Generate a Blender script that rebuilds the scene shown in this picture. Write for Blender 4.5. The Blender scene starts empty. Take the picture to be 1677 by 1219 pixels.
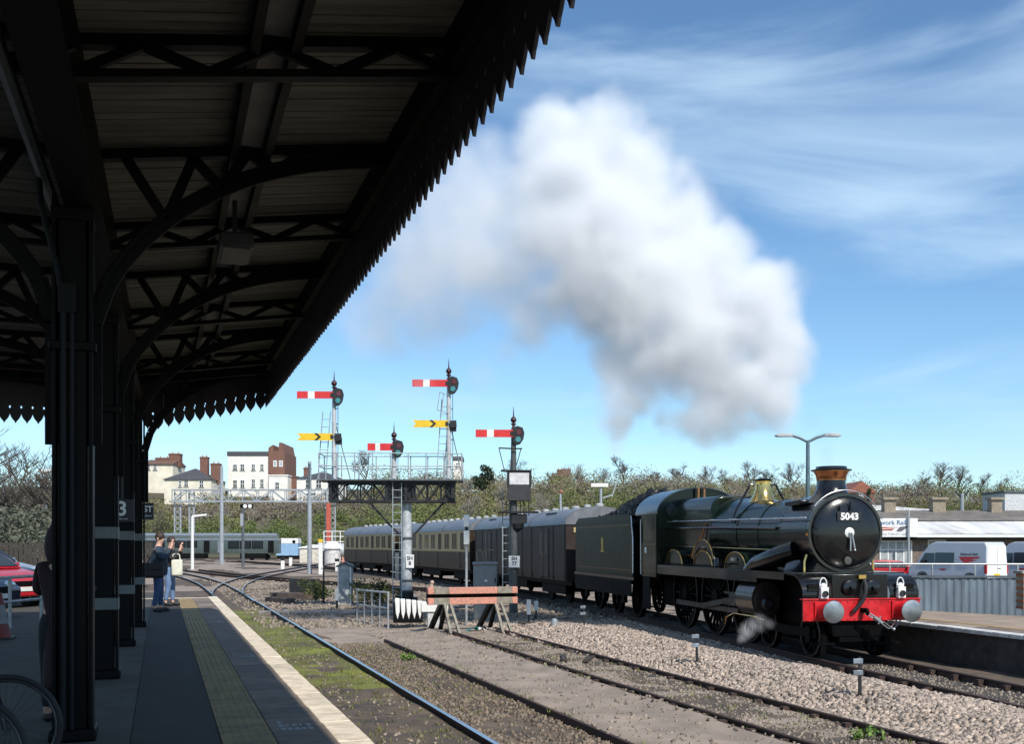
import bpy, bmesh, math, random
import numpy as np
from mathutils import Vector, Matrix, Euler, noise
random.seed(7); rng = np.random.default_rng(7)
R = math.radians
scene = bpy.context.scene
COL = scene.collection

# ------------------------------------------------------------------ camera, sky, sun, exposure
YAW = 0.3256                    # the view looks this far to the right of the platform direction (+Y)
EYE = 2.43                      # eye height above rail level (z = 0)
cd = bpy.data.cameras.new('camera'); cam = bpy.data.objects.new('camera', cd); COL.objects.link(cam)
cam.location = (0, 0, EYE); cam.rotation_euler = (R(90), 0, -YAW)
cd.sensor_width = 36; cd.lens = 36*1704/1677; cd.shift_y = (892-609.5)/1677
cd.clip_end = 6000; cd.clip_start = .1
scene.camera = cam

SUN_EL = R(44); SUN_DIR = Vector((-.155*math.cos(SUN_EL), .988*math.cos(SUN_EL), -math.sin(SUN_EL)))
world = bpy.data.worlds.new('World'); scene.world = world; world.use_nodes = True
nt = world.node_tree; nt.nodes.clear()
def wn(t, **k):
    n = nt.nodes.new(t)
    for a, b in k.items(): setattr(n, a, b)
    return n
wl = nt.links.new
sky = wn('ShaderNodeTexSky', sky_type='NISHITA', sun_disc=False, sun_elevation=SUN_EL, air_density=1.0, dust_density=.15, ozone_density=2.6)
sky.sun_rotation = math.atan2(-SUN_DIR.x, -SUN_DIR.y)
tc = wn('ShaderNodeTexCoord')
mp = wn('ShaderNodeMapping'); mp.inputs['Rotation'].default_value = (0, R(9), R(-20)); mp.inputs['Scale'].default_value = (1.5, 1.6, 6.2)
wl(tc.outputs['Generated'], mp.inputs[0])
n1 = wn('ShaderNodeTexNoise'); n1.inputs['Scale'].default_value = 1.5; n1.inputs['Detail'].default_value = 6; n1.inputs['Roughness'].default_value = .52; n1.inputs['Distortion'].default_value = .7
wl(mp.outputs[0], n1.inputs['Vector'])
cr = wn('ShaderNodeValToRGB'); cr.color_ramp.elements[0].position = .39; cr.color_ramp.elements[1].position = .74
cr.color_ramp.interpolation = 'EASE'
wl(n1.outputs[0], cr.inputs[0])
cm = wn('ShaderNodeMath', operation='MULTIPLY'); cm.inputs[1].default_value = .7; wl(cr.outputs[0], cm.inputs[0])
mx = wn('ShaderNodeMix', data_type='RGBA'); wl(cm.outputs[0], mx.inputs['Factor'])
wl(sky.outputs[0], mx.inputs[6]); mx.inputs[7].default_value = (6.0, 6.4, 7.2, 1)
hs = wn('ShaderNodeMix', data_type='RGBA', blend_type='MULTIPLY'); hs.inputs['Factor'].default_value = 1; wl(mx.outputs[2], hs.inputs[6]); hs.inputs[7].default_value = (.87, 1.08, 1.18, 1)
bg = wn('ShaderNodeBackground'); bg.inputs[1].default_value = .132; wl(hs.outputs[2], bg.inputs[0])
wo = wn('ShaderNodeOutputWorld'); wl(bg.outputs[0], wo.inputs[0])

sl = bpy.data.lights.new('sun', 'SUN'); sl.energy = 5.0; sl.angle = R(.55); sl.color = (1, .94, .85)
sun = bpy.data.objects.new('sun', sl); COL.objects.link(sun); sun.location = (5, -20, 30)
sun.rotation_euler = SUN_DIR.to_track_quat('-Z', 'Y').to_euler()
scene.view_settings.view_transform = 'Standard'; scene.view_settings.look = 'None'
scene.view_settings.exposure = 0.0; scene.view_settings.gamma = 1; scene.view_settings.use_curve_mapping = False
cy = scene.cycles
cy.use_denoising = True; cy.max_bounces = 8; cy.diffuse_bounces = 3; cy.glossy_bounces = 3; cy.volume_bounces = 12
cy.volume_step_rate = 2.0; cy.volume_max_steps = 256; cy.sample_clamp_indirect = 6

# ------------------------------------------------------------------ helpers
def site(x, y, z=0):            # x right / y forward of the viewer -> world
    return Vector((x*math.cos(YAW)+y*math.sin(YAW), -x*math.sin(YAW)+y*math.cos(YAW), z))
def at(u, v, Z):                # survey bearing read off the photograph + distance -> world point
    return site((u-838.5)/1704*Z, Z, EYE-(v-892)/1704*Z)
def lin(h):
    h = h.lstrip('#'); o = []
    for i in (0, 2, 4):
        c = int(h[i:i+2], 16)/255; o.append(c/12.92 if c <= .04045 else ((c+.055)/1.055)**2.4)
    return tuple(o)
MATS = {}
def mat(name, col, rough=.6, metal=0., col2=None, var=.25, scale=4., bump=0., bscale=30., spec=.5, coat=0., stretch=(1,1,1), island=False, detail=6, orand=0., imix=.72):
    if name in MATS: return MATS[name]
    m = bpy.data.materials.new(name); m.use_nodes = True; t = m.node_tree; N = t.nodes; L = t.links.new
    b = N['Principled BSDF']; b.inputs['Roughness'].default_value = rough; b.inputs['Metallic'].default_value = metal
    b.inputs['Specular IOR Level'].default_value = spec
    if coat: b.inputs['Coat Weight'].default_value = coat; b.inputs['Coat Roughness'].default_value = .06
    c = Vector(col); c2 = Vector(col2) if col2 is not None else c*(1-var*1.4)
    co = N.new('ShaderNodeTexCoord'); mpn = N.new('ShaderNodeMapping'); mpn.inputs['Scale'].default_value = stretch
    L(co.outputs['Object'], mpn.inputs[0])
    oi = N.new('ShaderNodeObjectInfo'); om = N.new('ShaderNodeMath'); om.operation = 'MULTIPLY'; om.inputs[1].default_value = 41.0; L(oi.outputs['Random'], om.inputs[0]); L(om.outputs[0], mpn.inputs['Location'])
    no = N.new('ShaderNodeTexNoise'); no.inputs['Scale'].default_value = scale; no.inputs['Detail'].default_value = detail; no.inputs['Roughness'].default_value = .62
    L(mpn.outputs[0], no.inputs['Vector'])
    rp = N.new('ShaderNodeValToRGB'); rp.color_ramp.elements[0].position = .33; rp.color_ramp.elements[1].position = .67
    rp.color_ramp.elements[0].color = (*c2, 1); rp.color_ramp.elements[1].color = (*(c*(1+var*.4)), 1)
    L(no.outputs[0], rp.inputs[0]); out = rp.outputs[0]
    if island:
        g = N.new('ShaderNodeNewGeometry'); r2 = N.new('ShaderNodeValToRGB')
        e = r2.color_ramp.elements
        e[0].color = (*c2, 1); e[1].color = (*(c*1.35), 1); e.new(.35).color = (*(c*.75), 1); e.new(.8).color = (*c, 1)
        L(g.outputs['Random Per Island'], r2.inputs[0])
        mm = N.new('ShaderNodeMix'); mm.data_type = 'RGBA'; mm.inputs[0].default_value = imix
        L(rp.outputs[0], mm.inputs[6]); L(r2.outputs[0], mm.inputs[7]); out = mm.outputs[2]
    if orand:
        hv = N.new('ShaderNodeHueSaturation'); ov = N.new('ShaderNodeMapRange'); ov.inputs['To Min'].default_value = 1-orand; ov.inputs['To Max'].default_value = 1+orand
        L(oi.outputs['Random'], ov.inputs[0]); L(ov.outputs[0], hv.inputs['Value']); L(out, hv.inputs['Color']); out = hv.outputs[0]
    L(out, b.inputs['Base Color'])
    if bump:
        nb = N.new('ShaderNodeTexNoise'); nb.inputs['Scale'].default_value = bscale; nb.inputs['Detail'].default_value = 5
        L(mpn.outputs[0], nb.inputs['Vector'])
        bp = N.new('ShaderNodeBump'); bp.inputs['Strength'].default_value = bump; bp.inputs['Distance'].default_value = .02
        L(nb.outputs[0], bp.inputs['Height']); L(bp.outputs[0], b.inputs['Normal'])
    rr = N.new('ShaderNodeMapRange'); rr.inputs['To Min'].default_value = max(.03, rough-.1); rr.inputs['To Max'].default_value = min(1, rough+.12)
    L(no.outputs[0], rr.inputs[0]); L(rr.outputs[0], b.inputs['Roughness'])
    MATS[name] = m; return m

class MB:
    def __init__(s): s.v = []; s.f = []
    def add(s, vs, fs, M=None):
        o = len(s.v)
        if M is not None: vs = [M @ Vector(p) for p in vs]
        s.v += [tuple(p) for p in vs]; s.f += [tuple(i+o for i in f) for f in fs]; return s
    def box(s, x0, x1, y0, y1, z0, z1, M=None):
        return s.add([(x0,y0,z0),(x1,y0,z0),(x1,y1,z0),(x0,y1,z0),(x0,y0,z1),(x1,y0,z1),(x1,y1,z1),(x0,y1,z1)],
                     [(3,2,1,0),(4,5,6,7),(0,1,5,4),(1,2,6,5),(2,3,7,6),(3,0,4,7)], M)
    def cbox(s, c, d, M=None):
        return s.box(c[0]-d[0]/2, c[0]+d[0]/2, c[1]-d[1]/2, c[1]+d[1]/2, c[2]-d[2]/2, c[2]+d[2]/2, M)
    def prism(s, poly, a, b, plane='xz', M=None):      # 2D outline extruded from a to b along the remaining axis
        n = len(poly)
        def P(p, t): return {'xz': (p[0], t, p[1]), 'yz': (t, p[0], p[1]), 'xy': (p[0], p[1], t)}[plane]
        vs = [P(p, a) for p in poly]+[P(p, b) for p in poly]
        fs = [tuple(range(n))[::-1], tuple(range(n, 2*n))]+[(i, (i+1) % n, n+(i+1) % n, n+i) for i in range(n)]
        return s.add(vs, fs, M)
    def bar(s, p, q, w, h=None, up=(0,0,1)):
        p, q = Vector(p), Vector(q); h = h or w; d = (q-p).normalized(); u = Vector(up)
        if abs(d.dot(u)) > .97: u = Vector((0,1,0)) if abs(d.y) < .9 else Vector((1,0,0))
        x = d.cross(u).normalized(); y = x.cross(d).normalized()
        vs = [b+x*(sx*w/2)+y*(sy*h/2) for b in (p, q) for sx, sy in ((-1,-1),(1,-1),(1,1),(-1,1))]
        return s.add(vs, [(0,1,2,3),(7,6,5,4),(0,4,5,1),(1,5,6,2),(2,6,7,3),(3,7,4,0)])
    def tube(s, pts, r, n=8, caps=True):
        pts = [Vector(p) for p in pts]; m = len(pts); rs = r if isinstance(r, (list, tuple)) else [r]*m
        x = None; vs = []
        for i, p in enumerate(pts):
            d = (pts[min(i+1, m-1)]-pts[max(i-1, 0)]).normalized()
            if x is None:
                a = Vector((0,0,1)) if abs(d.z) < .9 else Vector((1,0,0)); x = d.cross(a).normalized()
            else: x = (x-d*x.dot(d)).normalized()
            y = d.cross(x)
            vs += [p+(x*math.cos(k*2*math.pi/n)+y*math.sin(k*2*math.pi/n))*rs[i] for k in range(n)]
        fs = [(i*n+k, i*n+(k+1) % n, (i+1)*n+(k+1) % n, (i+1)*n+k) for i in range(m-1) for k in range(n)]
        if caps: fs += [tuple(range(n))[::-1], tuple(range((m-1)*n, m*n))]
        return s.add(vs, fs)
    def lathe(s, prof, n=24, axis='z', o=(0,0,0), M=None):
        vs = []; o = Vector(o)
        for r, h in prof:
            for k in range(n):
                a, b = r*math.cos(k*2*math.pi/n), r*math.sin(k*2*math.pi/n)
                vs.append(o+Vector({'z': (a,b,h), 'y': (a,h,b), 'x': (h,a,b)}[axis]))
        m = len(prof)
        fs = [(i*n+k, i*n+(k+1) % n, (i+1)*n+(k+1) % n, (i+1)*n+k) for i in range(m-1) for k in range(n)]
        if prof[0] != prof[-1]: fs += [tuple(range(n))[::-1], tuple(range((m-1)*n, m*n))]
        return s.add(vs, fs, M)
    def sphere(s, c, r, n=10, sc=(1,1,1)):
        prof = [(max(1e-3, r*math.sin(math.pi*i/n)), -r*math.cos(math.pi*i/n)) for i in range(n+1)]
        return s.lathe(prof, n*2 if n < 10 else n+6, 'z', (0,0,0), Matrix.Translation(c) @ Matrix.Diagonal((*sc, 1)))
    def sweep(s, poly, ys, xf):                        # closed (x,z) outline lofted through stations
        n = len(poly); vs = []
        for y in ys: vs += [xf(p, y) for p in poly]
        m = len(ys)
        fs = [(i*n+k, i*n+(k+1) % n, (i+1)*n+(k+1) % n, (i+1)*n+k) for i in range(m-1) for k in range(n)]
        fs += [tuple(range(n))[::-1], tuple(range((m-1)*n, m*n))]
        return s.add(vs, fs)
    def mesh(s, name, m, smooth=True, recalc=True):
        me = bpy.data.meshes.new(name); me.from_pydata(s.v, [], s.f)
        if recalc:
            b = bmesh.new(); b.from_mesh(me); bmesh.ops.recalc_face_normals(b, faces=b.faces); b.to_mesh(me); b.free()
        if m: me.materials.append(m)
        if smooth:
            me.polygons.foreach_set('use_smooth', [True]*len(me.polygons)); me.set_sharp_from_angle(angle=R(34))
        me.update(); return me
    def build(s, name, m, parent=None, smooth=True, bevel=0, recalc=True, loc=None):
        return link(name, s.mesh(name, m, smooth, recalc), parent, bevel, loc)
def link(name, me, parent=None, bevel=0, loc=None, rot=None):
    o = bpy.data.objects.new(name, me); COL.objects.link(o); o.parent = parent
    if loc is not None: o.location = loc
    if rot is not None: o.rotation_euler = rot
    if bevel:
        b = o.modifiers.new('edges', 'BEVEL'); b.width = bevel; b.segments = 2; b.limit_method = 'ANGLE'; b.angle_limit = R(40)
    return o
def tag(o, label=None, cat=None, group=None, kind=None):
    if label: o['label'] = label
    if cat: o['category'] = cat
    if group: o['group'] = group
    if kind: o['kind'] = kind
    return o
def thing(name, label, cat, loc=(0,0,0), rz=0, group=None):
    o = bpy.data.objects.new(name, None); COL.objects.link(o); o.location = loc; o.rotation_euler = (0,0,rz); o.empty_display_size = .2
    return tag(o, label, cat, group)
def structure(name, loc=(0,0,0), rz=0, label=None):
    o = bpy.data.objects.new(name, None); COL.objects.link(o); o.location = loc; o.rotation_euler = (0,0,rz)
    return tag(o, label, None, None, 'structure')
KIDS = {}
def dup(root, loc, rz=None, label=None, group=None, scale=None):
    def cp(o, par):
        c = o.copy(); COL.objects.link(c); c.parent = par
        for ch in list(o.children): cp(ch, c)
        return c
    r = cp(root, None); r.location = loc
    if rz is not None: r.rotation_euler = (0,0,rz)
    if label: r['label'] = label
    if group: r['group'] = group
    if scale: r.scale = (scale,)*3
    return r
def text(name, body, size, m, parent, loc, rot, bold=0., extrude=.002, align='CENTER', sx=1.):
    c = bpy.data.curves.new(name, 'FONT'); c.body = body; c.size = size; c.offset = bold; c.extrude = extrude
    c.align_x = align; c.align_y = 'CENTER'; c.resolution_u = 3
    t = bpy.data.objects.new('tmp', c); me = bpy.data.meshes.new_from_object(t); bpy.data.objects.remove(t)
    me.materials.append(m)
    o = link(name, me, parent, 0, loc, rot); o.scale = (sx, 1, 1); return o
def npmesh(name, verts, faces, m, kind=None):          # big stuff meshes from arrays (all faces the same size)
    me = bpy.data.meshes.new(name); k = faces.shape[1]; nf = len(faces)
    me.vertices.add(len(verts)); me.vertices.foreach_set('co', verts.astype(np.float32).ravel())
    me.loops.add(nf*k); me.loops.foreach_set('vertex_index', faces.astype(np.int32).ravel())
    me.polygons.add(nf); me.polygons.foreach_set('loop_start', np.arange(0, nf*k, k, dtype=np.int32))
    me.update(calc_edges=True); me.materials.append(m)
    return me

# ------------------------------------------------------------------ materials
black_iron = mat('black_iron', (.012,.013,.015), .5, bump=.1)
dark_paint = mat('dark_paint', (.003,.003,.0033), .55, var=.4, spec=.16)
soffit_m = mat('soffit_boards', (.15,.15,.118), .75, col2=(.075,.075,.062), scale=2.2, stretch=(.5,4,1), bump=.25)
galv = mat('galvanised', (.42,.44,.45), .45, metal=.35, var=.25, scale=9)
grey_paint = mat('grey_paint', (.30,.34,.36), .55, var=.2, scale=6)
grey_dark = mat('grey_dark', (.10,.115,.13), .5, var=.3)
white_p = mat('white_paint', (.78,.78,.75), .45, var=.12, scale=6)
red_p = mat('red_paint', (.55,.012,.018), .38, var=.25, scale=5)
sig_red = mat('signal_red', (.62,.03,.03), .4, var=.12)
yellow_p = mat('yellow_paint', (.78,.50,.02), .45, var=.12)
rail_rust = mat('rail_rust', (.055,.030,.022), .75, var=.4, scale=12, bump=.2)
rail_top = mat('rail_polished', (.52,.55,.60), .22, metal=.9, var=.1)
timber = mat('timber', (.055,.045,.036), .85, var=.4, scale=3, stretch=(1,8,8), bump=.4)
concrete = mat('concrete', (.34,.31,.28), .85, var=.3, scale=5, bump=.3)
coping_m = mat('coping_stone', (.70,.60,.46), .8, col2=(.48,.40,.30), scale=6, bump=.25, orand=.10)
tactile_m = mat('tactile_yellow', (.29,.205,.095), .85, col2=(.18,.135,.075), scale=7, bump=.2, orand=.12)
slab_m = mat('paving_slab', (.21,.155,.12), .85, col2=(.12,.095,.075), scale=5, bump=.25, orand=.2)
asphalt_d = mat('asphalt_dark', (.038,.035,.031), .9, var=.3, scale=3, bump=.35, bscale=120)
asphalt_l = mat('asphalt_pale', (.075,.068,.056), .9, var=.3, scale=2, bump=.35, bscale=120)
brick_m = mat('brick_wall', (.17,.085,.06), .85, col2=(.10,.055,.045), scale=9, bump=.4)
glass_m = mat('window_glass', (.02,.025,.03), .08, spec=.8, var=.2)
steel = mat('bright_steel', (.60,.61,.62), .28, metal=.85, var=.12)
brass = mat('polished_brass', (.80,.52,.18), .16, metal=1, var=.1)
copper = mat('copper', (.62,.27,.13), .2, metal=1, var=.15)
loco_green = mat('loco_green', (.005,.013,.008), .2, var=.25, scale=3, coat=.16, spec=.3)
loco_black = mat('loco_black', (.006,.006,.007), .22, var=.35, scale=5, coat=.3, spec=.4)
loco_frame = mat('loco_frames', (.0025,.0025,.0028), .6, var=.4, scale=6, spec=.08)
motion = mat('motion_steel', (.09,.09,.095), .35, metal=.85, var=.4)
rubber = mat('rubber', (.015,.015,.016), .7)
plate_blue = mat('dark_blue', (.02,.025,.07), .4)

# ------------------------------------------------------------------ ground
dirt = mat('dirt', (.135,.098,.068), .95, col2=(.05,.042,.036), scale=1.6, bump=.8, bscale=26, detail=10)
moss = mat('mossy_dirt', (.175,.19,.025), .95, col2=(.06,.047,.030), scale=.9, bump=.8, bscale=22, detail=10)
ash = mat('ash_path', (.31,.245,.195), .95, col2=(.20,.16,.13), scale=1.2, bump=.45, bscale=45, detail=10)
ballast_g = mat('ballast_bed', (.30,.25,.21), .95, col2=(.13,.105,.09), scale=9, bump=1, bscale=30, detail=10)
track_dark = mat('oily_ballast', (.085,.072,.062), .95, col2=(.035,.031,.030), scale=3, bump=.9, bscale=28, detail=10)
field = mat('rough_grass', (.09,.085,.042), .95, col2=(.055,.045,.03), scale=.12, bump=.5, bscale=2, detail=10)

LOCO = Vector((13.89, 18.26, 0)); HEAD = R(8.4)
def train_line():              # centre line of the train's track, sampled every metre, s measured back from the buffer beam
    P = {}; p = Vector((LOCO.x, LOCO.y)); h = HEAD
    P[0] = (p.copy(), h)
    q = p.copy(); hh = h
    for s in range(1, 125):
        if s > 10: hh -= R(.222)
        q = q+Vector((math.sin(hh), math.cos(hh))); P[s] = (q.copy(), hh)
    q = p.copy(); hh = h
    for s in range(-1, -24, -1):
        q = q-Vector((math.sin(hh), math.cos(hh))); P[s] = (q.copy(), hh)
    return P
LINE = train_line()
def line_at(s):
    a = math.floor(s); t = s-a
    return LINE[a][0].lerp(LINE[a+1][0], t), LINE[a][1]*(1-t)+LINE[a+1][1]*t
def sm(a, b, x):
    t = min(1, max(0, (x-a)/(b-a))); return t*t*(3-2*t)
def train_x(Y): return 13.89+(Y-18.26)*.148 if Y < 29 else (15.48+(Y-29)*.135-(Y-29)**2*.00195 if Y < 64 else 17.82)
def ground_z(X, Y):
    sx = X*math.cos(YAW)-Y*math.sin(YAW); sy = X*math.sin(YAW)+Y*math.cos(YAW)
    z = -.15
    if X < 1.5 and Y < 31.2: return -.5
    z += noise.noise(Vector((X*.9, Y*.9, 0)))*.03
    if Y < 34:
        c = 11.0+(Y-15)*.02
        z += .22*sm(1.75, .2, abs(X-c))*sm(34, 27, Y)*(1+.5*noise.noise(Vector((X*.8, Y*.5, 3))))
        if 5.62 < X < 7.5: z += .045*sm(32, 27, Y)
        if 1.9 < X < 4.3: z += .05
        if 7.3 < X < 9.3: z += .065*sm(33,29,Y)
        if 3.95 < X < 5.62: z -= .05*sm(30, 24, Y)
    z += max(0, sy-60)*.0052*(1-.0*sx)
    side = sm(-75, -20, sx)
    ridge = 15.2 if sx < 0 else 15.2-3.2*sm(10, 110, sx)
    z += sm(160, 262, sy)*ridge
    z += sm(262, 900, sy)*5 + (noise.noise(Vector((X*.02, Y*.02, 5)))*1.2 if sy > 190 else 0)
    return z
def lines(segs):
    o = []
    for a, b, st in segs: o += list(np.arange(a, b, st))
    return o
gx = lines([(-700,-140,70),(-140,-40,10),(-40,0,4),(0,1.4,1.4),(1.4,17.4,.2),(17.4,30,1.2),(30,130,5),(130,720,45)])
gy = lines([(-60,-4,8),(-4,36,.25),(36,70,1),(70,160,4),(160,330,7),(330,1500,70)])
verts = [(x, y, ground_z(x, y)) for y in gy for x in gx]; nxg = len(gx)
faces = []; mi = []
for j in range(len(gy)-1):
    for i in range(nxg-1):
        faces.append((j*nxg+i, j*nxg+i+1, (j+1)*nxg+i+1, (j+1)*nxg+i))
        X, Y = (gx[i]+gx[i+1])/2, (gy[j]+gy[j+1])/2
        w = noise.noise(Vector((X*1.3, Y*1.3, 9)))*.3; s = 0
        sy = X*math.sin(YAW)+Y*math.cos(YAW)
        if sy > 150: s = 3
        elif Y < 60:
            if X+w*.7 < 4.1 and 18 < Y < 46 and noise.noise(Vector((X*.8,Y*.22,4)))+w > -.25: s = 5
            elif Y < 33 and 5.62 < X+w*.1 < 7.5: s = 1
            elif 26 < Y+w*5 < 36 and 4.2 < X+w*2 < 9: s = 1
            elif Y < 32 and 9.25 < X+w < 12.4+(Y-15)*.03: s = 2
            elif abs(X-train_x(Y)) < 1.35+w: s = 4
            elif 7.5 <= X < 9.25 and Y < 32: s = 1 if w > .02 else 0
            elif Y >= 32 and X > 4.2: s = 1 if w > -.02 else 0
        elif noise.noise(Vector((X*.3, Y*.12, 2))) > -.1: s = 1
        mi.append(s)
me = bpy.data.meshes.new('ground'); me.from_pydata(verts, [], faces)
for m_ in (dirt, ash, ballast_g, field, track_dark, moss): me.materials.append(m_)
me.polygons.foreach_set('material_index', mi); me.polygons.foreach_set('use_smooth', [True]*len(faces)); me.update()
tag(link('ground', me), kind='structure')

# loose stones: real geometry, joined
def stones(name, pts, size, m, label):
    n = len(pts); base = np.array([(-1,-1,-1),(1,-1,-1),(1,1,-1),(-1,1,-1),(-1,-1,1),(1,-1,1),(1,1,1),(-1,1,1)], float)*.5
    q = np.array([(3,2,1,0),(4,5,6,7),(0,1,5,4),(1,2,6,5),(2,3,7,6),(3,0,4,7)])
    v = base[None]*(1+rng.uniform(-.45,.35,(n,8,3)))
    sz = size*rng.uniform(.5,1.55,(n,1,1))*np.stack([np.ones(n), rng.uniform(.6,1,n), rng.uniform(.45,.8,n)], 1)[:,None,:]
    v = v*sz
    a = rng.uniform(0,6.28,(n,3)); 
    for ax in range(3):
        c, s_ = np.cos(a[:,ax])[:,None], np.sin(a[:,ax])[:,None]; i, j = [(1,2),(0,2),(0,1)][ax]
        vi, vj = v[:,:,i].copy(), v[:,:,j].copy(); v[:,:,i] = vi*c-vj*s_; v[:,:,j] = vi*s_+vj*c
    v += pts[:,None,:]
    f = (q[None]+np.arange(n)[:,None,None]*8).reshape(-1,4)
    o = link(name, npmesh(name, v.reshape(-1,3), f, m)); return tag(o, label, None, None, 'stuff')
def scatter(n, x0, x1, y0, y1, pw=1.7, keep=None, lift=.0):
    out = []
    while len(out) < n:
        y = y0+(y1-y0)*random.random()**pw; x = random.uniform(x0(y) if callable(x0) else x0, x1(y) if callable(x1) else x1)
        if keep and not keep(x, y): continue
        out.append((x, y, ground_z(x, y)+lift))
    return np.array(out)
ballast_m = mat('ballast_stone', (.47,.38,.31), .9, col2=(.085,.07,.06), scale=14, island=True)
dirt_stone = mat('yard_stone', (.30,.245,.19), .9, col2=(.06,.05,.04), scale=14, island=True)
stones('ballast', scatter(34000, lambda y: 9.15+.25*noise.noise(Vector((y*.7,0,0))), lambda y: train_x(y)-.95, 8.5, 32, 1.8, None, .012), .062, ballast_m, 'pale pinkish grey ballast heaped between the siding and the train')
stones('gravel', scatter(6500, 3.95, 5.6, 6, 27, 1.5, lambda x, y: noise.noise(Vector((x*.9,y*.6,4))) > -.25 or random.random() < .3, .004), .045, mat('dirt_gravel', (.22,.17,.125), .9, col2=(.045,.036,.028), scale=14, island=True), 'scattered stones in the dirt beside the platform road')
stones('gravel', np.concatenate([scatter(1000, 1.7, 3.8, 8, 34, 1.4), scatter(3200, 7.6, 9.0, 8, 29, 1.5), scatter(1500, 5.6, 7.5, 9, 34, 1.4), scatter(3500, lambda y: train_x(y)-.7, lambda y: train_x(y)+1.3, 6, 18.5, 1.2)]), .036, dirt_stone, 'small stones lying between the rails')
stones('gravel', scatter(7000, 3, 17, 32, 75, 1.3), .09, dirt_stone, 'loose stone around the junction beyond the buffer stop')

# tracks
def resample(pts, n):
    pts = [Vector((*p, 0)) for p in pts]; out = []
    # Catmull-Rom
    P = [pts[0]*2-pts[1]]+pts+[pts[-1]*2-pts[-2]]
    for i in range(1, len(P)-2):
        for k in range(n):
            t = k/n; a, b, c, d = P[i-1], P[i], P[i+1], P[i+2]
            out.append(.5*((2*b)+(c-a)*t+(2*a-5*b+4*c-d)*t*t+(3*b-a-3*c+d)*t**3))
    out.append(pts[-1]); return out
chair_me = MB().box(-.16,.16,-.11,.11,-.17,-.125).box(-.15,-.04,-.05,.05,-.125,-.035).box(.04,.15,-.05,.05,-.125,-.04).mesh('rail_chair', rail_rust)
sleeper_me = MB().box(-1.28,1.28,-.125,.125,-.26,-.145).mesh('sleeper', timber)
def track(pts, shiny, chairs=None, label=None, n=14, zoff=True, sleepers=(0, 1e9)):
    root = structure('railway_track', label=label); c = resample(pts, n)
    for side in (-1, 1):
        path = []
        for i, p in enumerate(c):
            d = (c[min(i+1, len(c)-1)]-c[max(i-1, 0)]).normalized(); nrm = Vector((d.y, -d.x, 0))
            q = p+nrm*side*.7525; z = max(0, (q.x*math.sin(YAW)+q.y*math.cos(YAW))-60)*.0052
            path.append((q.x, q.y, z, nrm))
        web, head = MB(), MB()
        for mbx, pr in ((web, [(-.065,-.16),(.065,-.16),(.06,-.145),(.015,-.125),(.012,-.05),(.034,-.035),(.034,-.008),(-.034,-.008),(-.034,-.035),(-.012,-.05),(-.015,-.125),(-.06,-.145)]), (head, [(-.033,-.008),(.033,-.008),(.026,.0),(-.026,.0)])):
            k = len(pr); vs = []
            for x, y, z, nr in path: vs += [(x+nr.x*a, y+nr.y*a, z+b) for a, b in pr]
            fs = [(i*k+j, i*k+(j+1) % k, (i+1)*k+(j+1) % k, (i+1)*k+j) for i in range(len(path)-1) for j in range(k)]
            mbx.add(vs, fs+[tuple(range(k)), tuple(range((len(path)-1)*k, len(path)*k))])
        web.build('rail', rail_rust, root); head.build('rail_head', rail_top if shiny else rail_rust, root)
    # sleepers and chairs along the line
    acc = 0
    for i in range(len(c)-1):
        seg = (c[i+1]-c[i]).length; d = (c[i+1]-c[i]).normalized()
        while acc < seg:
            p = c[i]+d*acc; acc += .76
            if chairs and chairs[0] < p.y < chairs[1]:
                rz = math.atan2(-d.x, d.y)
                link('sleeper', sleeper_me, root, 0, (p.x, p.y, 0), (0,0,rz))
                for sd in (-1, 1):
                    link('rail_chair', chair_me, root, 0, (p.x+d.y*sd*.7525, p.y-d.x*sd*.7525, 0), (0,0,rz))
        acc -= seg
    return root
track([(3.13,-2),(3.13,20),(3.13,45),(3.12,57),(2.9,68),(2.1,79),(.6,90),(-2.5,104),(-8,125)], True, None, 'platform road with a bright polished running rail')
track([(3.05,46),(3.3,56),(4.6,68),(7.0,80),(10.5,93),(15.5,110),(21,130),(26,150)], True, None, 'crossover curving right from the platform road')
track([(2.5,98),(5.0,84),(8.2,72),(11.5,62),(14.3,54),(16.6,46.5)], False, None, 'crossing track running across the junction')
track([(8.28,3),(8.32,15),(8.42,24),(8.5,28.9)], False, (6, 28.6), 'rusty siding ending at the buffer stop')
track([tuple(LINE[s][0]) for s in range(-22, 121, 4)], False, (5, 18), 'line the steam train stands on', n=3)
track([(-30,190),(-6,168),(14,152),(34,140),(60,128)], False, None, 'far line under the signal gantry', n=8)
# dark strip added for the shadow line along the raised path edge
MB().box(5.60,5.66,3,27.2,-.25,-.085).build('path_shadow_edge', rail_rust)['kind'] = 'structure'

# ------------------------------------------------------------------ near platform and car park
PZ = .915
plat = structure('platform', label='shaded near platform with yellow tactile strip and pale coping')
MB().box(-3.0,1.46,-8,30.7,-.5,PZ-.06).build('platform_wall', brick_m, plat)
MB().box(-.22,.446-.005,-8,30.75,PZ-.06,PZ-.004).build('asphalt_strip', asphalt_d, plat)
MB().box(-6.0,-.225,-8,34,PZ-.06,PZ).build('asphalt', asphalt_l, plat)
cop = MB().box(0,.255,0,.895,-.09,0).mesh('coping_stone', coping_m); til = MB().box(0,.396,0,.396,-.06,0)
for i in range(6):
    for j in range(6): til.lathe([(.012,-.001),(.009,.005)], 6, 'z', (.033+i*.066,.033+j*.066,0))
til = til.mesh('tactile_tile', tactile_m); slb = MB().box(0,.432,0,.594,-.06,0).mesh('paving_slab', slab_m)
y = -1.0; 
while y < 30.7:
    o = link('coping_stone', cop, plat, .01 if y > 3 else 0, (1.291, y, PZ+random.uniform(-.003,.003)), (0,0,random.uniform(-.004,.004))); y += .9
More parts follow.
